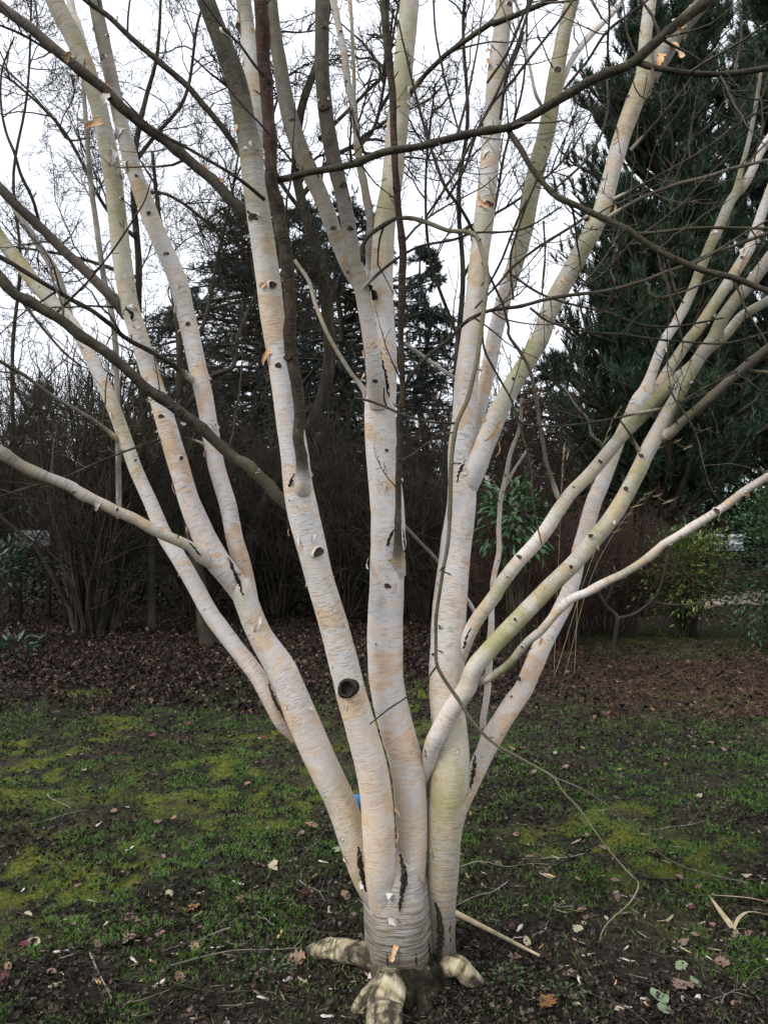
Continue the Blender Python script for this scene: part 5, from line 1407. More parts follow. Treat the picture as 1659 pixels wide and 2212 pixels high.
bare_shrub('tall brown shrub rising between the right-hand stems', (1080, 1320), 14.0, 4.0, 46, .3, M_REDTWIG, 53, 9, 6, fine=.004)

# evergreen shrubs
leafy_shrub('glossy rhododendron between the slender stem and the red twigs', P(1112, 1120, 8.0), (.34, .3, .38), 420, .15, M_RHODO, 61, name='rhododendron', clump=34, ratio=.32, updir=-.15)
leafy_shrub('yellow-green leafed shrub below the rising right branch', P(1480, 1235, 10.3), (.62, .45, .52), 3000, .085, M_LAUREL, 62, name='laurel_shrub', clump=70, ratio=.42)
leafy_shrub('dark holly-like bush at the right edge', P(1705, 1215, 9.2), (.66, .6, 1.0), 7000, .062, M_HOLLY, 63, name='holly_bush', clump=110, ratio=.5)
leafy_shrub('grey-green rhododendron at the left edge above the litter', P(-10, 1225, 9.4), (.42, .4, .26), 300, .13, M_GREYRHODO, 64, name='rhododendron', clump=26, ratio=.3)
leafy_shrub('small low evergreen plant in the litter at the left edge', P(30, 1400, 8.6), (.26, .22, .10), 70, .15, M_GREYRHODO, 65, name='low_evergreen', cat='plant', clump=10, ratio=.28)
leafy_shrub('pale-leafed evergreen seen through the thicket left of the stub-scarred stem', P(590, 1145, 13.6), (.5, .4, .42), 420, .14, M_GREYRHODO, 66, clump=30, ratio=.34)
leafy_shrub('dark evergreen bush low between the left and stub-scarred stems', P(600, 1290, 13.0), (.8, .5, .45), 900, .11, M_HOLLY, 67, clump=40, ratio=.4)
leafy_shrub('dark evergreen bush behind the gap right of the central stem', P(905, 1250, 13.4), (.6, .5, .7), 900, .12, M_HOLLY, 68, clump=40, ratio=.36)
leafy_shrub('shrub still holding withered brown leaves under the pine', P(1540, 985, 15.5), (.9, .6, .35), 500, .09, M_BROWNLEAF, 69, name='brown_leaved_shrub', clump=30, ratio=.5)
leafy_shrub('shrub with withered leaves beside the pale gap in the trees', P(1135, 935, 15.0), (.8, .6, .8), 700, .08, M_BROWNLEAF, 70, name='brown_leaved_shrub', clump=40, ratio=.5)
leafy_shrub('rounded grey-green bush in the shade under the pine', P(1450, 1150, 20.0), (1.1, .9, .8), 1800, .12, M_GREYRHODO, 71, clump=60, ratio=.3)


# the small bare tree on the right, with its long low branch
bare_tree('small crooked bare tree with one long low curving branch', [(1322, 1428), (1326, 1395), (1330, 1360), (1332, 1332), (1310, 1310), (1290, 1275), (1270, 1230)], 8.7, (12, 10, 8, 5), M_DARKBARK, 37, (5, 5, 4), (.5, .3, .16), .8, .05, name='small_bare_tree', tmin=.6,
          limbs_px=[([(1330, 1336, 0), (1365, 1328, 0), (1405, 1300, 0), (1425, 1270, 0), (1440, 1210, 0), (1455, 1170, .0)], (8, 3)), ([(1405, 1300, 0), (1450, 1306, 0), (1495, 1305, 0), (1540, 1290, 0), (1562, 1262, 0), (1566, 1225, 0)], (5, 2.5))])

# distant woodland that closes the view
def distant_wood():
    r = np.random.default_rng(77)
    n = 620
    x = r.uniform(-34, 34, n)
    y = r.uniform(26, 36, n)
    st = grow(np.stack([x, y, np.zeros(n)], 1), np.stack([r.normal(0, .12, n), r.normal(0, .12, n), np.ones(n)], 1), r.uniform(3.0, 7.5, n), 8, .08, .05, r)
    geo = [batch_tubes(st, r.uniform(.03, .09, n)[:, None] * np.linspace(1, .2, 8)[None], 4)]
    p2, d2, t2, _ = spawn(st, 14, .1, 1, .6, r)
    s2 = grow(p2, d2, r.uniform(.6, 1.8, len(p2)), 5, .15, .08, r)
    geo.append(batch_tubes(s2, np.full((len(p2), 5), .012) * np.linspace(1, .5, 5), 3))
    p3, d3, t3, _ = spawn(s2, 4, .1, 1, .7, r)
    s3 = grow(p3, d3, r.uniform(.3, .8, len(p3)), 3, .15, .05, r)
    geo.append(batch_tubes(s3, np.full((len(p3), 3), .007), 3))
    V, Q, _ = join([(v, f, None) for v, f in geo])
    o = link('distant_wood', mk_mesh('distant_wood', V, Q, None, M_SHRUB2, smooth=False))
    tag(o, 'bare brown wood closing the view far behind the shrubs', 'wood', kind='stuff')
    n = 46000
    x = r.uniform(-34, 34, n)
    top = 3.0 + 1.6 * vnoise(x * .35, x * 0, 91) + 1.2 * sstep(3, 12, x)
    z = top * r.random(n) ** .8
    p = np.stack([x, 24.5 + r.uniform(0, 2.5, n) + vnoise(x * .5, z * .6, 92) * 2, z], 1)
    V, T = leaves_geo(p, nrm(unit_rand(n, r) + np.array([0, -.5, .2])), unit_rand(n, r), r.uniform(.14, .3, n), r.uniform(.10, .2, n))
    o = link('distant_hedge', mk_mesh('distant_hedge', V, None, T, M_HOLLY, smooth=False, attrs=dict(rnd=np.repeat(r.random(n), 4))))
    tag(o, 'dark evergreen hedge running behind all the shrubs', 'hedge', kind='stuff')


distant_wood()


def undergrowth():
    """low tangle of bramble and ivy that hides the ground between the shrubs"""
    r = np.random.default_rng(178)
    n = 15000
    x = r.uniform(-10, 3.6, n)
    y = r.uniform(12.6, 17, n)
    z = r.random(n) * (.35 + .9 * fbm(x * .7, y * .7, 3, 191))
    V, T = leaves_geo(np.stack([x, y, z], 1), nrm(unit_rand(n, r) + np.array([0, -.3, .1])), nrm(unit_rand(n, r) + np.array([0, 0, .6])), r.uniform(.05, .11, n), r.uniform(.035, .07, n))
    o = link('undergrowth', mk_mesh('undergrowth', V, None, T, M_UNDER, smooth=False, attrs=dict(rnd=np.repeat(r.random(n), 4))))
    tag(o, 'low dark tangle of ivy and bramble under the thicket', 'undergrowth', kind='stuff')


M_UNDER = leaf_mat('undergrowth_leaves', evenly([(0.012, 0.020, 0.009), (0.022, 0.034, 0.014), (0.035, 0.030, 0.018), (0.05, 0.032, 0.022)]), 0.6, 0.25)
undergrowth()


# ------------------------------------------------------------------ small built things far back
def box_part(name, x0, x1, y0, y1, z0, z1, mat, parent, bev=0.006):
    bx = [(x0, y0), (x1, y0), (x1, y1), (x0, y1)]
    ins = [(x0 + bev, y0 + bev), (x1 - bev, y0 + bev), (x1 - bev, y1 - bev), (x0 + bev, y1 - bev)]
    V = [(*p, z0) for p in ins] + [(*p, z0 + bev) for p in bx] + [(*p, z1 - bev) for p in bx] + [(*p, z1) for p in ins]
    Q = [(3, 2, 1, 0), (12, 13, 14, 15)]
    for k in range(3):
        for i in range(4):
            a, b = k * 4 + i, k * 4 + (i + 1) % 4
            Q.append((a, b, b + 4, a + 4))
    return part(name, mk_mesh(name, np.array(V), np.array(Q), None, mat, smooth=False), parent)


M_HIVE = noisy_mat('hive_cedar_board', [(0.3, (0.40, 0.35, 0.24)), (0.6, (0.52, 0.47, 0.34)), (0.8, (0.58, 0.54, 0.42))], 12, 0.8, 0.2, stretch=(1, 1, 6), bstr=0.2)
M_HIVEROOF = noisy_mat('hive_metal_roof', [(0.3, (0.34, 0.38, 0.42)), (0.7, (0.48, 0.52, 0.56))], 10, 0.45, 0.5, bstr=0.1)
M_HIVEW = noisy_mat('hive_white_paint', [(0.3, (0.62, 0.66, 0.70)), (0.7, (0.74, 0.77, 0.80))], 10, 0.6, 0.3, bstr=0.1)
M_POST = noisy_mat('dark_post_wood', [(0.3, (0.03, 0.022, 0.016)), (0.7, (0.075, 0.055, 0.04))], 14, 0.9, 0.1, stretch=(1, 1, .2))
M_NET = noisy_mat('black_netting', [(0.3, (0.006, 0.006, 0.007)), (0.7, (0.016, 0.016, 0.018))], 30, 0.9, 0.1, bstr=0)


def beehive(px, depth, zb, w, label, lower, upper):
    c = P(px, HORIZON, depth)
    x, y = c[0], c[1]
    t = thing('beehive', (x, y, 0), label, 'beehive', 'beehives on stands in the netted enclosure')
    for sx in (-1, 1):
        for sy in (-1, 1):
            lx, ly = x + sx * w * .36, y + sy * w * .36
            box_part('leg', lx - .025, lx + .025, ly - .025, ly + .025, 0, zb, M_POST, t)
    box_part('floor_board', x - w * .54, x + w * .54, y - w * .62, y + w * .5, zb, zb + .05, M_HIVEROOF, t)
    b = box_part('brood_box', x - w / 2, x + w / 2, y - w / 2, y + w / 2, zb + .053, zb + .30, lower, t)
    box_part('handle_cleat', x - w * .3, x + w * .3, y - w / 2 - .03, y - w / 2, zb + .2, zb + .235, lower, b)
    box_part('super_box', x - w / 2 + .004, x + w / 2 - .004, y - w / 2 + .004, y + w / 2 - .004, zb + .303, zb + .40, upper, t)
    box_part('roof', x - w * .55, x + w * .55, y - w * .55, y + w * .55, zb + .38, zb + .52, M_HIVEROOF, t)
    return t


beehive(1553, 24.0, .62, .36, 'small cream beehive with grey roof, the left one of the two', M_HIVE, M_HIVE)
beehive(1582, 24.6, .60, .44, 'taller white-topped beehive half hidden by the holly', M_HIVEROOF, M_HIVEW)


def netting():
    a, b = P(1395, HORIZON, 26), P(1720, HORIZON, 26)
    y = a[1]
    t = thing('netted_enclosure', (a[0], y, 0), 'dark netted enclosure with timber posts under the pine', 'enclosure')
    xs = np.linspace(a[0], b[0], 5)
    for x in xs:
        box_part('post', x - .07, x + .07, y - .07, y + .07, -.05, 2.35, M_POST, t)
    box_part('rail', xs[0], xs[-1], y - .05, y + .05, 2.352, 2.46, M_POST, t)
    box_part('rail', xs[0], xs[-1], y - .035, y + .035, .95, 1.0, M_HIVEROOF, t)
    for k in range(4):
        g = []
        x0, x1 = xs[k] + .075, xs[k + 1] - .075
        nv = 34
        xv = np.linspace(x0, x1, nv)
        g.append(batch_tubes(np.stack([np.stack([xv, np.full(nv, y + .09), np.zeros(nv)], 1), np.stack([xv, np.full(nv, y + .09), np.full(nv, 2.35)], 1)], 1), np.full((nv, 2), .011), 3))
        zv = np.linspace(0, 2.35, 60)
        g.append(batch_tubes(np.stack([np.stack([np.full(60, x0), np.full(60, y + .10), zv], 1), np.stack([np.full(60, x1), np.full(60, y + .10), zv], 1)], 1), np.full((60, 2), .011), 3))
        V, Q, _ = join([(v, f, None) for v, f in g])
        part('net_panel', mk_mesh('net_panel', V, Q, None, M_NET, smooth=False), t)
    box_part('back_board', xs[0] - .2, xs[-1] + .2, y + 1.6, y + 1.65, 0, 2.5, M_NET, t)
    box_part('roof_sheet', xs[0] - .2, xs[-1] + .2, y - .15, y + 1.8, 2.47, 2.53, M_NET, t)


netting()


def glimpsed_panel():
    c = P(72, 1163, 11.9)
    t = thing('white_board', (c[0], c[1], 0), 'pale bluish-white board glimpsed through the bare shrub at left', 'board')
    w, h = 74 * 11.9 / FPX * .5, 34 * 11.9 / FPX * .5
    box_part('panel', c[0] - w, c[0] + w, c[1] - .02, c[1] + .02, c[2] - h, c[2] + h, M_HIVEW, t)
    for s in (-1, 1):
        box_part('leg', c[0] + s * w * .85 - .03, c[0] + s * w * .85 + .03, c[1] + .023, c[1] + .08, -.05, c[2] + h * .8, M_POST, t)


glimpsed_panel()

M_BLUE = noisy_mat('blue_plastic', [(0.3, (0.03, 0.15, 0.36)), (0.7, (0.04, 0.19, 0.42))], 20, 0.4, 0.4, bstr=0)


def plant_label():
    g = P(771, 1727, 3.3)
    t = thing('plant_label', (g[0], g[1], 0), 'blue plastic plant label showing in the notch between left and second stem', 'label')
    box_part('plate', g[0] - .018, g[0] + .03, g[1] - .002, g[1] + .002, g[2] - .045, g[2] + .022, M_BLUE, t, .001)
    box_part('stake', g[0] - .006, g[0] + .006, g[1] + .0025, g[1] + .0065, -.05, g[2] - .02, M_BLUE, t, .001)


plant_label()


# ornamental grass with drooping plumes behind the right stems
def plume_grass():
    r = np.random.default_rng(5)
    b = P(1215, 1380, 7.6)
    t = thing('plume_grass', (b[0], b[1], 0), 'clump of dry ornamental grass with drooping feathery plumes', 'grass')
    for tip, pk in [((1483, 968), (1430, 955)), ((1438, 1085), (1395, 1068)), ((1225, 985), (1218, 968)), ((1360, 905), (1330, 890))]:
        d = 7.6 + r.uniform(-.3, .3)
        p0 = np.array([b[0] + r.normal(0, .07), b[1] + r.normal(0, .07), 0])
        pk_, tp = P(*pk, d), P(*tip, d)
        c0 = p0 * .45 + pk_ * .55 + np.array([-.12 if tip[0] > 1300 else 0, 0, .12])
        S_, _, _ = catmull(np.array([[*p0, 1], [*c0, 1], [*pk_, 1], [*tp, 1]]), 24)
        V, Q = batch_tubes(S_[None, :, :3], np.linspace(.0020, .0011, 24)[None], 4)
        o = part('stalk', mk_mesh('stalk', V, Q, None, M_STRAW), t)
        q = S_[16:, :3]
        n = 60
        ii = r.integers(0, len(q), n)
        V, T = needles_geo(q[ii] + r.normal(0, .004, (n, 3)), nrm(q[-1] - q[0] + np.array([0, 0, -.12]))[None] * np.ones((n, 1)), 2, .07, .0028, .14, r)
        part('plume', mk_mesh('plume', V, None, T, M_STRAW, smooth=False), o)


plume_grass()

# ------------------------------------------------------------------ ground cover
M_BLADE = leaf_mat('grass_blades', evenly([(0.024, 0.046, 0.010), (0.046, 0.098, 0.018), (0.074, 0.150, 0.026), (0.11, 0.185, 0.038), (0.20, 0.22, 0.075)]), 0.6, 0.2, 0.25)
M_MOSSB = leaf_mat('moss_tufts', evenly([(0.04, 0.045, 0.010), (0.10, 0.11, 0.02), (0.17, 0.175, 0.03), (0.27, 0.26, 0.06)]), 0.8, 0.1, 0.2)
M_DEBRIS = leaf_mat('rotting_leaf_scraps', evenly([(0.009, 0.008, 0.007), (0.018, 0.014, 0.012), (0.030, 0.023, 0.018), (0.055, 0.042, 0.033), (0.13, 0.10, 0.08)]), 0.85, 0.15)
M_LITTER = leaf_mat('red_brown_litter', evenly([(0.006, 0.005, 0.004), (0.014, 0.009, 0.0065), (0.033, 0.0155, 0.0105), (0.052, 0.027, 0.018), (0.17, 0.105, 0.075)]), 0.7, 0.25)
rg = np.random.default_rng(123)


def ground_pts(n, d0, d1, margin=1.15):
    """even cover of the ground in the field of view, denser close by"""
    u = rg.random(n)
    d = 1 / (1 / d0 + u * (1 / d1 - 1 / d0))
    x = rg.uniform(-1, 1, n) * d * (CX / FPX) * margin
    return x, d


def grass():
    x, y = ground_pts(380000, 2.0, 12.0)
    mud, moss, lit = zones(x, y)
    tuft = fbm(x * 9, y * 9, 3, 141)
    keep = rg.random(len(x)) < np.clip((1 - mud * .93) * (1 - lit) * (1 - .55 * moss) * sstep(.40, .58, tuft), 0, 1)
    x, y, tuft = x[keep], y[keep], tuft[keep]
    n = len(x)
    z = ground_z(x, y)
    a = rg.uniform(0, 2 * math.pi, n)
    L = rg.uniform(.008, .026, n) * (.5 + tuft)
    lean = rg.uniform(.2, 1.3, n)
    D = nrm(np.stack([np.cos(a) * lean, np.sin(a) * lean, np.ones(n)], 1))
    S = np.stack([-np.sin(a), np.cos(a), np.zeros(n)], 1) * (rg.uniform(.0012, .0024, n) * (1 + .12 * y))[:, None]
    b = np.stack([x, y, z - .002], 1)
    tip = b + D * L[:, None] + np.stack([np.cos(a), np.sin(a), -.3 * np.ones(n)], 1) * (L * .3)[:, None]
    m = b + D * L[:, None] * .55
    V = np.stack([b - S, b + S, m + S * .7, m - S * .7, tip], 1).reshape(-1, 3)
    i = np.arange(n)[:, None] * 5
    Q = i + np.array([[0, 1, 2, 3]])
    T = i + np.array([[3, 2, 4]])
    hue = np.clip(.25 + .5 * fbm(x * 1.5, y * 1.5, 3, 151) + rg.normal(0, .16, n), 0, 1)
    o = link('grass', mk_mesh('grass', V, Q, T, M_BLADE, smooth=False, attrs=dict(rnd=np.repeat(hue, 5))))
    tag(o, 'short thin lawn grass around the birch', 'grass', kind='stuff')
    # moss
    x, y = ground_pts(120000, 2.0, 9.5)
    mud, moss, lit = zones(x, y)
    keep = rg.random(len(x)) < moss * (1 - mud * .9) * (1 - lit)
    x, y = x[keep], y[keep]
    n = len(x)
    b = np.stack([x, y, ground_z(x, y) - .001], 1)
    V, T = needles_geo(b, np.array([[0, 0, 1.0]]) * np.ones((n, 1)), 2, .012, .004, .8, rg)
    o = link('moss', mk_mesh('moss', V, None, T, M_MOSSB, smooth=False, attrs=dict(rnd=np.repeat(rg.random(n), 6))))
    tag(o, 'yellow-green moss cushions in the lawn', 'moss', kind='stuff')


grass()


def crinkle(n, x, y, size, zoff, flat=.35):
    """crumpled leaf scraps lying on the ground: two folded triangles each"""
    z = ground_z(x, y) + zoff
    a = rg.uniform(0, 2 * math.pi, n)
    D = np.stack([np.cos(a), np.sin(a), rg.normal(0, flat, n)], 1)
    N = nrm(np.stack([rg.normal(0, flat, n), rg.normal(0, flat, n), np.ones(n)], 1))
    p = np.stack([x, y, z], 1) - D * size[:, None] * .5
    return leaves_geo(p, D, N, size, size * rg.uniform(.45, .9, n), rg.choice([-.2, .2, .35], n)[:, None])


def litter():
    x, y = ground_pts(105000, 2.1, 9.5)
    mud, moss, lit = zones(x, y)
    keep = rg.random(len(x)) < np.clip(.30 + .5 * sstep(.45, .65, fbm(x * 1.3, y * 1.3, 3, 171)) - .3 * moss, 0, 1)
    x, y = x[keep], y[keep]
    n = len(x)
    V, T = crinkle(n, x, y, rg.uniform(.008, .026, n) * (.7 + .13 * y), rg.uniform(.002, .016, n), .7)
    o = link('leaf_scraps', mk_mesh('leaf_scraps', V, None, T, M_DEBRIS, smooth=False, attrs=dict(rnd=np.repeat(rg.random(n) ** 1.6, 4))))
    tag(o, 'rotting dark leaf scraps trodden into the lawn', 'leaf litter', kind='stuff')
    x, y = ground_pts(95000, 6.0, 15.0)
    mud, moss, lit = zones(x, y)
    keep = rg.random(len(x)) < np.clip(lit * (1.0 - .88 * sstep(.9, 2.2, x)) + .05, 0, 1)
    x, y = x[keep], y[keep]
    n = len(x)
    V, T = crinkle(n, x, y, rg.uniform(.014, .055, n) * rg.choice([.7, 1, 1.3], n), rg.uniform(.003, .05, n), .8)
    o = link('leaf_litter', mk_mesh('leaf_litter', V, None, T, M_LITTER, smooth=False, attrs=dict(rnd=np.repeat(np.clip(rg.random(n) ** 1.5 - .12 * sstep(0, 2, x) * 0, 0, 1), 4))))
    tag(o, 'deep red-brown fallen leaves carpeting the shrub border', 'leaf litter', kind='stuff')
    # straw and stem fragments
    x, y = ground_pts(14000, 2.1, 9.0)
    mud, moss, lit = zones(x, y)
    keep = rg.random(len(x)) < .25 + .6 * mud
    x, y = x[keep], y[keep]
    n = len(x)
    b = np.stack([x, y, ground_z(x, y) + .007], 1)
    D = np.stack([rg.normal(0, 1, n), rg.normal(0, 1, n), rg.normal(.03, .1, n)], 1)
    V, T = needles_geo(b, D, 1, .06, .0028, .1, rg)
    o = link('stem_fragments', mk_mesh('stem_fragments', V, None, T, M_FRAG, smooth=False, attrs=dict(rnd=np.repeat(rg.random(n) ** 2, 3))))
    tag(o, 'tiny broken stalks and straw strewn over the lawn', 'straw', kind='stuff')
    # fallen needles on the right
    x, y = ground_pts(60000, 5.0, 10.0)
    mud, moss, lit = zones(x, y)
    keep = rg.random(len(x)) < sstep(.8, 2.2, x) * np.clip(lit + sstep(5.6, 6.8, y) * .6, 0, 1)
    x, y = x[keep], y[keep]
    n = len(x)
    b = np.stack([x, y, ground_z(x, y) + .004], 1)
    D = np.stack([rg.normal(0, 1, n), rg.normal(0, 1, n), rg.normal(.05, .12, n)], 1)
    V, T = needles_geo(b, D, 2, .10, .0035, .3, rg)
    o = link('fallen_needles', mk_mesh('fallen_needles', V, None, T, M_BROWNNEEDLE, smooth=False, attrs=dict(rnd=np.repeat(rg.random(n), 6))))
    tag(o, 'brown pine needles strewn over the ground at right', 'needles', kind='stuff')


M_FRAG = leaf_mat('stalk_fragments', evenly([(0.025, 0.02, 0.015), (0.07, 0.055, 0.04), (0.16, 0.13, 0.09), (0.36, 0.31, 0.22)]), 0.8, 0.15)
M_BROWNNEEDLE = leaf_mat('brown_pine_needles', evenly([(0.05, 0.030, 0.020), (0.11, 0.065, 0.042), (0.19, 0.12, 0.08)]), 0.8, 0.15)
litter()

# single leaves that can be picked out on the ground --------------------------
LEAFCOL = dict(tan=[(0.27, 0.17, 0.105), (0.17, 0.105, 0.065)], pale=[(0.42, 0.36, 0.24), (0.34, 0.28, 0.18)], green=[(0.22, 0.27, 0.17), (0.13, 0.18, 0.10)], wine=[(0.12, 0.03, 0.036), (0.07, 0.02, 0.022)], pink=[(0.22, 0.135, 0.11), (0.14, 0.085, 0.068)], ochre=[(0.24, 0.12, 0.04), (0.13, 0.06, 0.025)])
LEAFMAT = {k: noisy_mat('fallen_leaf_' + k, [(0.3, c[1]), (0.7, c[0])], 35, 0.6, 0.3, bstr=0.5, bdist=0.002) for k, c in LEAFCOL.items()}


def leaf_shape(kind, seed):
    r = np.random.default_rng(seed)
    n = 15
    t = np.linspace(0, 1, n)
    if kind == 'lobed':
        w = np.sin(t * math.pi) ** .7 * .42 * (1 + .32 * np.sin(t * 26 + seed))
    else:
        w = np.sin(t ** .85 * math.pi) ** .8 * .32 * (1 + .04 * np.sin(t * 60))
    cx = t - .5
    bend = r.uniform(.2, .9)
    zc = bend * .35 * (cx ** 2)
    V = []
    for i in range(n):
        V.append((cx[i], 0, zc[i]))
        for s in (-1, 1):
            V.append((cx[i] + r.normal(0, .012), s * w[i], zc[i] + w[i] * r.uniform(.05, .5)))
    V = np.array(V)
    Q = []
    for i in range(n - 1):
        a = i * 3
        Q += [(a, a + 3, a + 4, a + 1), (a + 2, a + 5, a + 3, a)]
    th = V.copy()
    th[:, 2] -= .006
    Q = np.array(Q)
    return np.vstack([V, th]), np.vstack([Q, Q[:, ::-1] + len(V)])


LEAFMESH = {}
for k in LEAFCOL:
    for kind in ('lobed', 'oval'):
        for s in range(2):
            V, Q = leaf_shape(kind, s * 7 + len(k))
            LEAFMESH[k, kind, s] = mk_mesh('fallen_leaf', V, Q, None, LEAFMAT[k])
LEAFLABEL = dict(tan='tan dry fallen leaf lying on the lawn', pale='straw-coloured curled fallen leaf lying on the lawn', green='pale green fallen leaf lying on the ground', wine='dark red fallen leaf lying on the ground', pink='pinkish brown fallen leaf lying on the ground', ochre='ochre brown fallen leaf lying on the grass')


def where(x, y):
    dx, dy = x - BASE[0], y - BASE[1]
    if math.hypot(dx, dy) < .75:
        return 'on the mud close ' + ('to the left' if dx < -.1 else 'to the right' if dx > .1 else 'by the front') + ' of the birch trunk'
    if y > 7.0:
        return 'near the litter border ' + ('at left' if x < -.8 else 'at right' if x > .8 else 'behind the stems')
    side = 'left' if dx < 0 else 'right'
    return ('in the near %s foreground' if y < 2.9 else 'on the %s lawn abreast of the trunk' if y < 4.2 else 'on the %s lawn beyond the trunk') % side


def put_leaf(x, y, size, col, kind='oval', label=None):
    o = link('fallen_leaf', LEAFMESH[col, kind, int(rg.integers(0, 2))])
    o.location = (x, y, float(ground_z(np.array([x]), np.array([y]))[0]) + .010)
    o.rotation_euler = (rg.normal(0, .3), rg.normal(0, .3), rg.uniform(0, 6.28))
    size *= .72
    o.scale = (size, size, size)
    tag(o, label or LEAFLABEL[col].split(' lying')[0] + ' ' + where(x, y), 'leaf', None if label else col + ' fallen leaves on the ground')
    return o


for c, x, y, s, col, kd, lb in [
    ('H', 340, 1250, .10, 'pink', 'oval', 'large pinkish leaf standing among twigs left of the trunk'), ('H', 330, 945, .11, 'tan', 'lobed', 'crumpled tan leaf pair on the mud left of the stems'), ('H', 535, 1355, .09, 'tan', 'oval', 'tan leaf tight against the left side of the trunk'), ('H', 100, 1190, .08, 'pale', 'oval', 'pale yellowish leaf on dark mud at the left of the trunk'), ('H', 480, 1105, .08, 'green', 'oval', 'green leaf close beside the left stem foot'),
    ('H', 245, 1740, .10, 'tan', 'lobed', 'brown leaf in front of the pale left root'), ('I', 1000, 2030, .12, 'green', 'oval', 'large pale green leaf at the bottom right'), ('I', 1040, 2105, .10, 'green', 'oval', 'pale green leaf on the very bottom edge at right'), ('I', 1135, 1825, .07, 'green', 'lobed', 'small pale green leaf above the large green one'), ('I', 1220, 1925, .07, 'green', 'oval', 'pale green leaf right of the dark crumpled leaf'),
    ('I', 1150, 1960, .12, 'pink', 'lobed', 'dark crumpled leaf beside the pale green leaves at bottom right'), ('I', 1480, 2090, .10, 'tan', 'oval', 'orange tan leaf in the bottom right corner'), ('I', 130, 1760, .09, 'pink', 'lobed', 'pinkish lobed leaf touching the pale cane'), ('I', 665, 685, .06, 'wine', 'oval', 'magenta leaf alone on the right lawn'), ('I', 1040, 575, .05, 'ochre', 'lobed', None),
    ('I', 1310, 415, .07, 'tan', 'lobed', 'light tan leaf alone far out on the right lawn'), ('G', 460, 1380, .07, 'green', 'lobed', 'pale mint leaf alone on the left lawn'), ('G', 1265, 1265, .06, 'green', 'oval', 'pale green leaf between left lawn and mud'), ('G', 770, 1480, .08, 'pink', 'oval', 'greyish pink leaf in the middle of the left lawn'), ('G', 1155, 1440, .10, 'ochre', 'lobed', 'brown and yellow leaf on the mud edge at left'), ('G', 765, 1640, .10, 'pink', 'lobed', 'large pinkish brown crumpled leaf low on the left lawn'),
    ('G', 585, 1685, .07, 'tan', 'oval', None), ('G', 205, 1645, .08, 'pale', 'oval', None), ('G', 40, 1830, .08, 'tan', 'oval', None), ('G', 705, 1800, .06, 'pink', 'oval', None), ('G', 685, 870, .06, 'tan', 'oval', None), ('G', 505, 635, .07, 'pale', 'oval', None), ('G', 920, 420, .08, 'wine', 'lobed', None), ('G', 1500, 400, .08, 'wine', 'lobed', None), ('G', 1390, 430, .07, 'pale', 'oval', None), ('G', 545, 460, .07, 'tan', 'lobed', None),
    ('G', 1590, 455, .07, 'wine', 'lobed', None), ('G', 1125, 350, .08, 'wine', 'lobed', None), ('G', 690, 525, .07, 'wine', 'oval', None), ('G', 1640, 1200, .08, 'pale', 'oval', None), ('I', 445, 600, .07, 'tan', 'lobed', None), ('I', 250, 665, .08, 'tan', 'lobed', None), ('I', 380, 530, .06, 'green', 'oval', None), ('I', 120, 480, .07, 'tan', 'oval', None), ('I', 545, 475, .06, 'tan', 'oval', None), ('I', 455, 1180, .07, 'pink', 'oval', None), ('I', 230, 1165, .07, 'pink', 'lobed', None),
    ('I', 670, 1150, .08, 'pink', 'lobed', None), ('I', 570, 1035, .05, 'tan', 'oval', None), ('I', 795, 1535, .05, 'tan', 'oval', None), ('I', 740, 1340, .06, 'pink', 'lobed', None), ('I', 1510, 985, .06, 'tan', 'oval', None), ('I', 1240, 1345, .05, 'pink', 'oval', None), ('I', 1150, 1680, .06, 'pink', 'lobed', None), ('I', 1380, 1840, .07, 'pink', 'lobed', None), ('I', 345, 2010, .10, 'ochre', 'lobed', 'withered orange leaf near the bottom right of the trunk'), ('I', 515, 1615, .06, 'pale', 'lobed', None), ('I', 210, 1690, .06, 'pale', 'oval', None),
]:
    g = G(*cz(c, x, y))
    put_leaf(g[0], g[1], s, col, kd, lb)
lx, ly = ground_pts(150, 2.4, 8.5, 1.0)
for i in range(len(lx)):
    if math.hypot(lx[i] - BASE[0], ly[i] - BASE[1]) < .4:
        continue
    put_leaf(lx[i], ly[i], rg.uniform(.03, .065), ['tan', 'pale', 'pink', 'tan', 'pink', 'wine'][int(rg.integers(0, 6))], ['oval', 'lobed'][int(rg.integers(0, 2))])

# pale bark chips ---------------------------------------------------------------
CHIP = []
for s in range(4):
    r = np.random.default_rng(300 + s)
    n = 7
    t = np.linspace(-.5, .5, n)
    w = r.uniform(.07, .16, n)
    w[0], w[-1] = .05, .04
    zc = .12 * t ** 2 + r.normal(0, .015, n)
    V = np.concatenate([np.stack([t, w, zc + .03], 1), np.stack([t, -w, zc + .03], 1), np.stack([t, -w, zc], 1), np.stack([t, w, zc], 1)])
    Q = []
    for i in range(n - 1):
        for k in range(4):
            a, b = k * n + i, ((k + 1) % 4) * n + i
            Q.append((a, a + 1, b + 1, b))
    Q += [(0, n, 2 * n, 3 * n), (4 * n - 1, 3 * n - 1, 2 * n - 1, n - 1)]
    CHIP.append(mk_mesh('bark_chip', V, np.array(Q), None, [M_FLAKE, M_STRAW, M_FLAKE, M_PEEL][s], smooth=False))
cxs, cys = ground_pts(430, 2.35, 5.2, 1.0)
nchip = 0
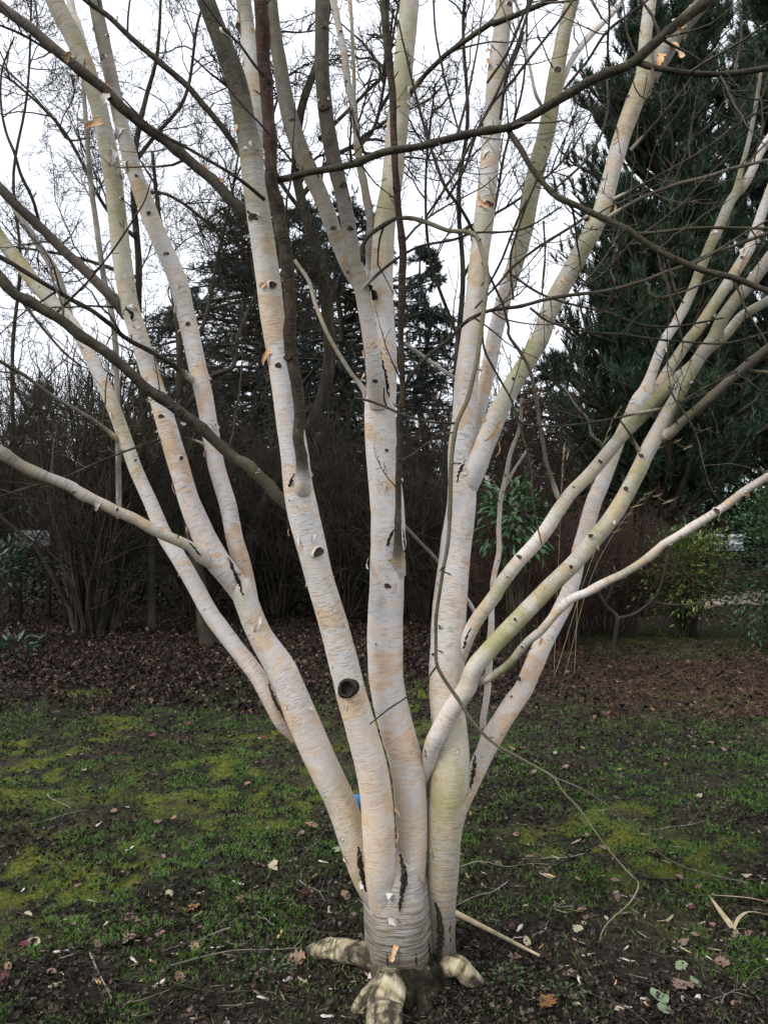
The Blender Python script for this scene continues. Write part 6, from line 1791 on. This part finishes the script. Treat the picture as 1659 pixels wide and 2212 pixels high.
for i in range(len(cxs)):
    dx = math.hypot(cxs[i] - BASE[0] - .15, (cys[i] - BASE[1]) * .8)
    if dx < .3 or rg.random() > math.exp(-(dx / 1.05) ** 2) + .08 or nchip > 210:
        continue
    o = link('bark_chip', CHIP[int(rg.choice([0, 1, 1, 2, 3]))])
    o.location = (cxs[i], cys[i], float(ground_z(cxs[i:i + 1], cys[i:i + 1])[0]) + .006)
    o.rotation_euler = (rg.normal(0, .25), rg.normal(0, .2), rg.uniform(0, 6.28))
    s = rg.uniform(.015, .06)
    o.scale = (s, s * rg.uniform(.6, 1.1), s)
    tag(o, 'small pale bark chip ' + where(cxs[i], cys[i]), 'bark chip', 'pale chips around the birch')
    nchip += 1


# fallen twigs -------------------------------------------------------------------
def ground_twig(px, rad, mat, label, name='fallen_twig', group=None, lift=.008, side=4, crop='I', cat='twig'):
    q = np.array([G(*cz(crop, x, y)) for x, y in px])
    q[:, 2] = ground_z(q[:, 0], q[:, 1]) + lift
    if name == 'cane':
        q = q[0] + (q[-1] - q[0]) * np.linspace(0, 1, len(q))[:, None]
        q[:, 2] = np.linspace(.045, .03, len(q))
    return twig_from(q, rad, mat, label, name, group, side, cat)


def twig_from(q, rad, mat, label, name='fallen_twig', group=None, side=4, cat='twig'):
    n = 14
    S_, _, _ = catmull(np.hstack([q, np.ones((len(q), 1))]), n)
    pts = S_[:, :3]
    geo = [batch_tubes(pts[None], np.linspace(rad, rad * .4, n)[None], 6)]
    if side:
        pos, dd, tt, _ = spawn(pts[None], side, .15, .95, .7, rg)
        dd[:, 2] = np.abs(dd[:, 2]) * .3
        Ls = np.linalg.norm(pts[-1] - pts[0]) * rg.uniform(.12, .4, side)
        geo.append(batch_tubes(grow(pos, dd, Ls, 6, .15, 0, rg), np.full((side, 6), rad * .5) * np.linspace(1, .4, 6), 5))
    V, Q, _ = join([(v, f, None) for v, f in geo])
    o = link(name, mk_mesh(name, V - q[0], Q, None, mat))
    o.location = q[0]
    return tag(o, label, cat, group)


ground_twig([(870, 1285), (950, 1268), (1200, 1282), (1500, 1302), (1700, 1270)], .005, M_SHRUB, 'long grey twig lying across the grass at lower right')
ground_twig([(0, 1165), (150, 1115), (300, 1080), (520, 1050)], .004, M_SHRUB, 'dark twig lying on the grass right of the trunk')
ground_twig([(200, 970), (330, 1070), (520, 1140), (700, 1215), (860, 1255)], .004, M_SHRUB, 'forked brown twig lying under the hanging branch')
ground_twig([(1290, 1390), (1200, 1395), (1000, 1330), (900, 1290)], .0035, M_SHRUB, 'thin dark twig in the bright moss at lower right')
ground_twig([(-30, 800), (70, 745), (140, 700), (165, 640)], .004, M_SHRUB, 'short dark curved twig beside the right stem foot')
ground_twig([(100, 1445), (250, 1475), (400, 1395), (480, 1380), (650, 1445), (760, 1415)], .004, M_SHRUB, 'long dark stick lying across the lawn at left', crop='G')
ground_twig([(540, 1715), (600, 1830), (640, 1930), (690, 2040), (800, 2085)], .004, M_PALEBARK, 'pale crooked twig at the bottom left', crop='G')
ground_twig([(590, 1500), (610, 1570), (700, 1650), (850, 1750)], .003, M_SHRUB, 'thin kinked twig in the lower left lawn', crop='G')
ground_twig([(850, 2110), (1000, 2030), (1150, 1940), (1230, 1870)], .0045, M_SHRUB, 'dark twig slanting to the pale root at the bottom', crop='G')
ground_twig([(190, 1555), (350, 1575), (500, 1590), (660, 1600)], .006, M_SHRUB, 'mossy green twig lying behind the pale left root', crop='H')
ground_twig([(310, 1320), (290, 1200), (285, 1100), (275, 1010)], .004, M_SHRUB, 'upright thin twig beside the large pinkish leaf', crop='H')
o = ground_twig([(1180, 1530), (1350, 1600), (1520, 1680), (1700, 1775)], .012, M_STRAW, 'straight pale cane lying on the mud right of the trunk', name='cane', lift=.02, side=0, crop='H', cat='cane')


def reed_leaf(px, w, label):
    q = np.array([G(*cz('I', x, y)) for x, y, _ in px])
    q[:, 2] = [h for _, _, h in px]
    S_, _, _ = catmull(np.hstack([q, np.ones((len(q), 1))]), 24)
    c = S_[:, :3]
    T = nrm(np.gradient(c, axis=0))
    s = nrm(np.cross(T, np.array([0, .3, 1.0]))) * (w * np.sin(np.linspace(.25, math.pi - .05, 24)))[:, None]
    up = np.array([0, 0, .004])
    V = np.concatenate([c - s + up, c, c + s + up, c - s + up * 1.4, c + up * .4, c + s + up * 1.4])
    i = np.arange(23)[:, None]
    Q = np.concatenate([np.hstack([i, i + 24, i + 25, i + 1]), np.hstack([i + 24, i + 48, i + 49, i + 25]), np.hstack([i + 72, i + 73, i + 97, i + 96]), np.hstack([i + 96, i + 97, i + 121, i + 120])])
    o = link('dry_reed_leaf', mk_mesh('dry_reed_leaf', V - q[0], Q, None, M_STRAW))
    o.location = q[0]
    tag(o, label, 'reed leaf')


reed_leaf([(1525, 1720, .01), (1450, 1620, .03), (1370, 1540, .05), (1300, 1470, .07)], .012, 'pale dry reed leaf slanting down to the ground at the right edge')
reed_leaf([(1298, 1472, .07), (1400, 1462, .06), (1550, 1460, .05), (1700, 1478, .04)], .012, 'pale dry reed leaf lying level towards the right edge')
reed_leaf([(1450, 1620, .02), (1480, 1570, .04), (1550, 1545, .05), (1700, 1560, .04)], .009, 'narrow arched dry reed leaf inside the folded one at the right edge')
# loose small twigs
tx, ty = ground_pts(120, 2.35, 5.5, 1.0)
nt_ = 0
for i in range(len(tx)):
    d = math.hypot(tx[i] - BASE[0], ty[i] - BASE[1])
    if d < .35 or rg.random() > .35 + .6 * math.exp(-(d / 1.2) ** 2) or nt_ > 70:
        continue
    a = rg.uniform(0, 6.28)
    L = rg.uniform(.12, .5)
    k = 5
    line = grow(np.array([[tx[i], ty[i], 0.0]]), np.array([[math.cos(a), math.sin(a), 0]]), np.array([L]), k, .18, 0, rg)[0]
    line[:, 2] = ground_z(line[:, 0], line[:, 1]) + .008 + np.abs(rg.normal(0, .01, k))
    twig_from(line, rg.uniform(.0015, .003), M_SHRUB if rg.random() < .75 else M_PALEBARK, 'thin loose twig lying ' + where(tx[i], ty[i]), group='loose twigs on the ground', side=3)
    nt_ += 1


# low weeds near the trunk
M_WEED = leaf_mat('weed_leaves', evenly([(0.02, 0.04, 0.016), (0.04, 0.075, 0.03), (0.07, 0.11, 0.05)]), 0.6, 0.25, 0.1)


def weed(c, x, y, label):
    g = G(*cz(c, x, y))
    r = np.random.default_rng(int(x))
    n = 34
    t = thing('low_weed', (g[0], g[1], 0), label, 'weed')
    a = r.uniform(0, 6.28, n)
    d = r.uniform(.01, .09, n)
    p = np.stack([g[0] + np.cos(a) * d, g[1] + np.sin(a) * d, .012 + .03 * r.random(n)], 1)
    V, T = leaves_geo(p, np.stack([np.cos(a), np.sin(a), .3 * np.ones(n)], 1), np.array([[0, 0, 1.0]]) * np.ones((n, 1)), r.uniform(.012, .028, n), r.uniform(.008, .016, n))
    part('foliage', mk_mesh('foliage', V, None, T, M_WEED, smooth=False, attrs=dict(rnd=np.repeat(r.random(n), 4))), t)
    st = np.stack([np.tile(np.array([g[0], g[1], -.01]), (n, 1)), p], 1)
    V, Q = batch_tubes(st, np.full((n, 2), .0008), 3)
    part('stems', mk_mesh('stems', V, Q, None, M_SHRUB), t)['kind'] = 'stuff'


weed('H', 100, 1850, 'low grey-green weed in front of the pale left root')
weed('H', 1480, 1900, 'low green weed at the right of the trunk foot')
weed('I', 60, 1900, 'low green weed near the lower end of the cane')
weed('I', 430, 1980, 'small green weed at the bottom beside the withered orange leaf')
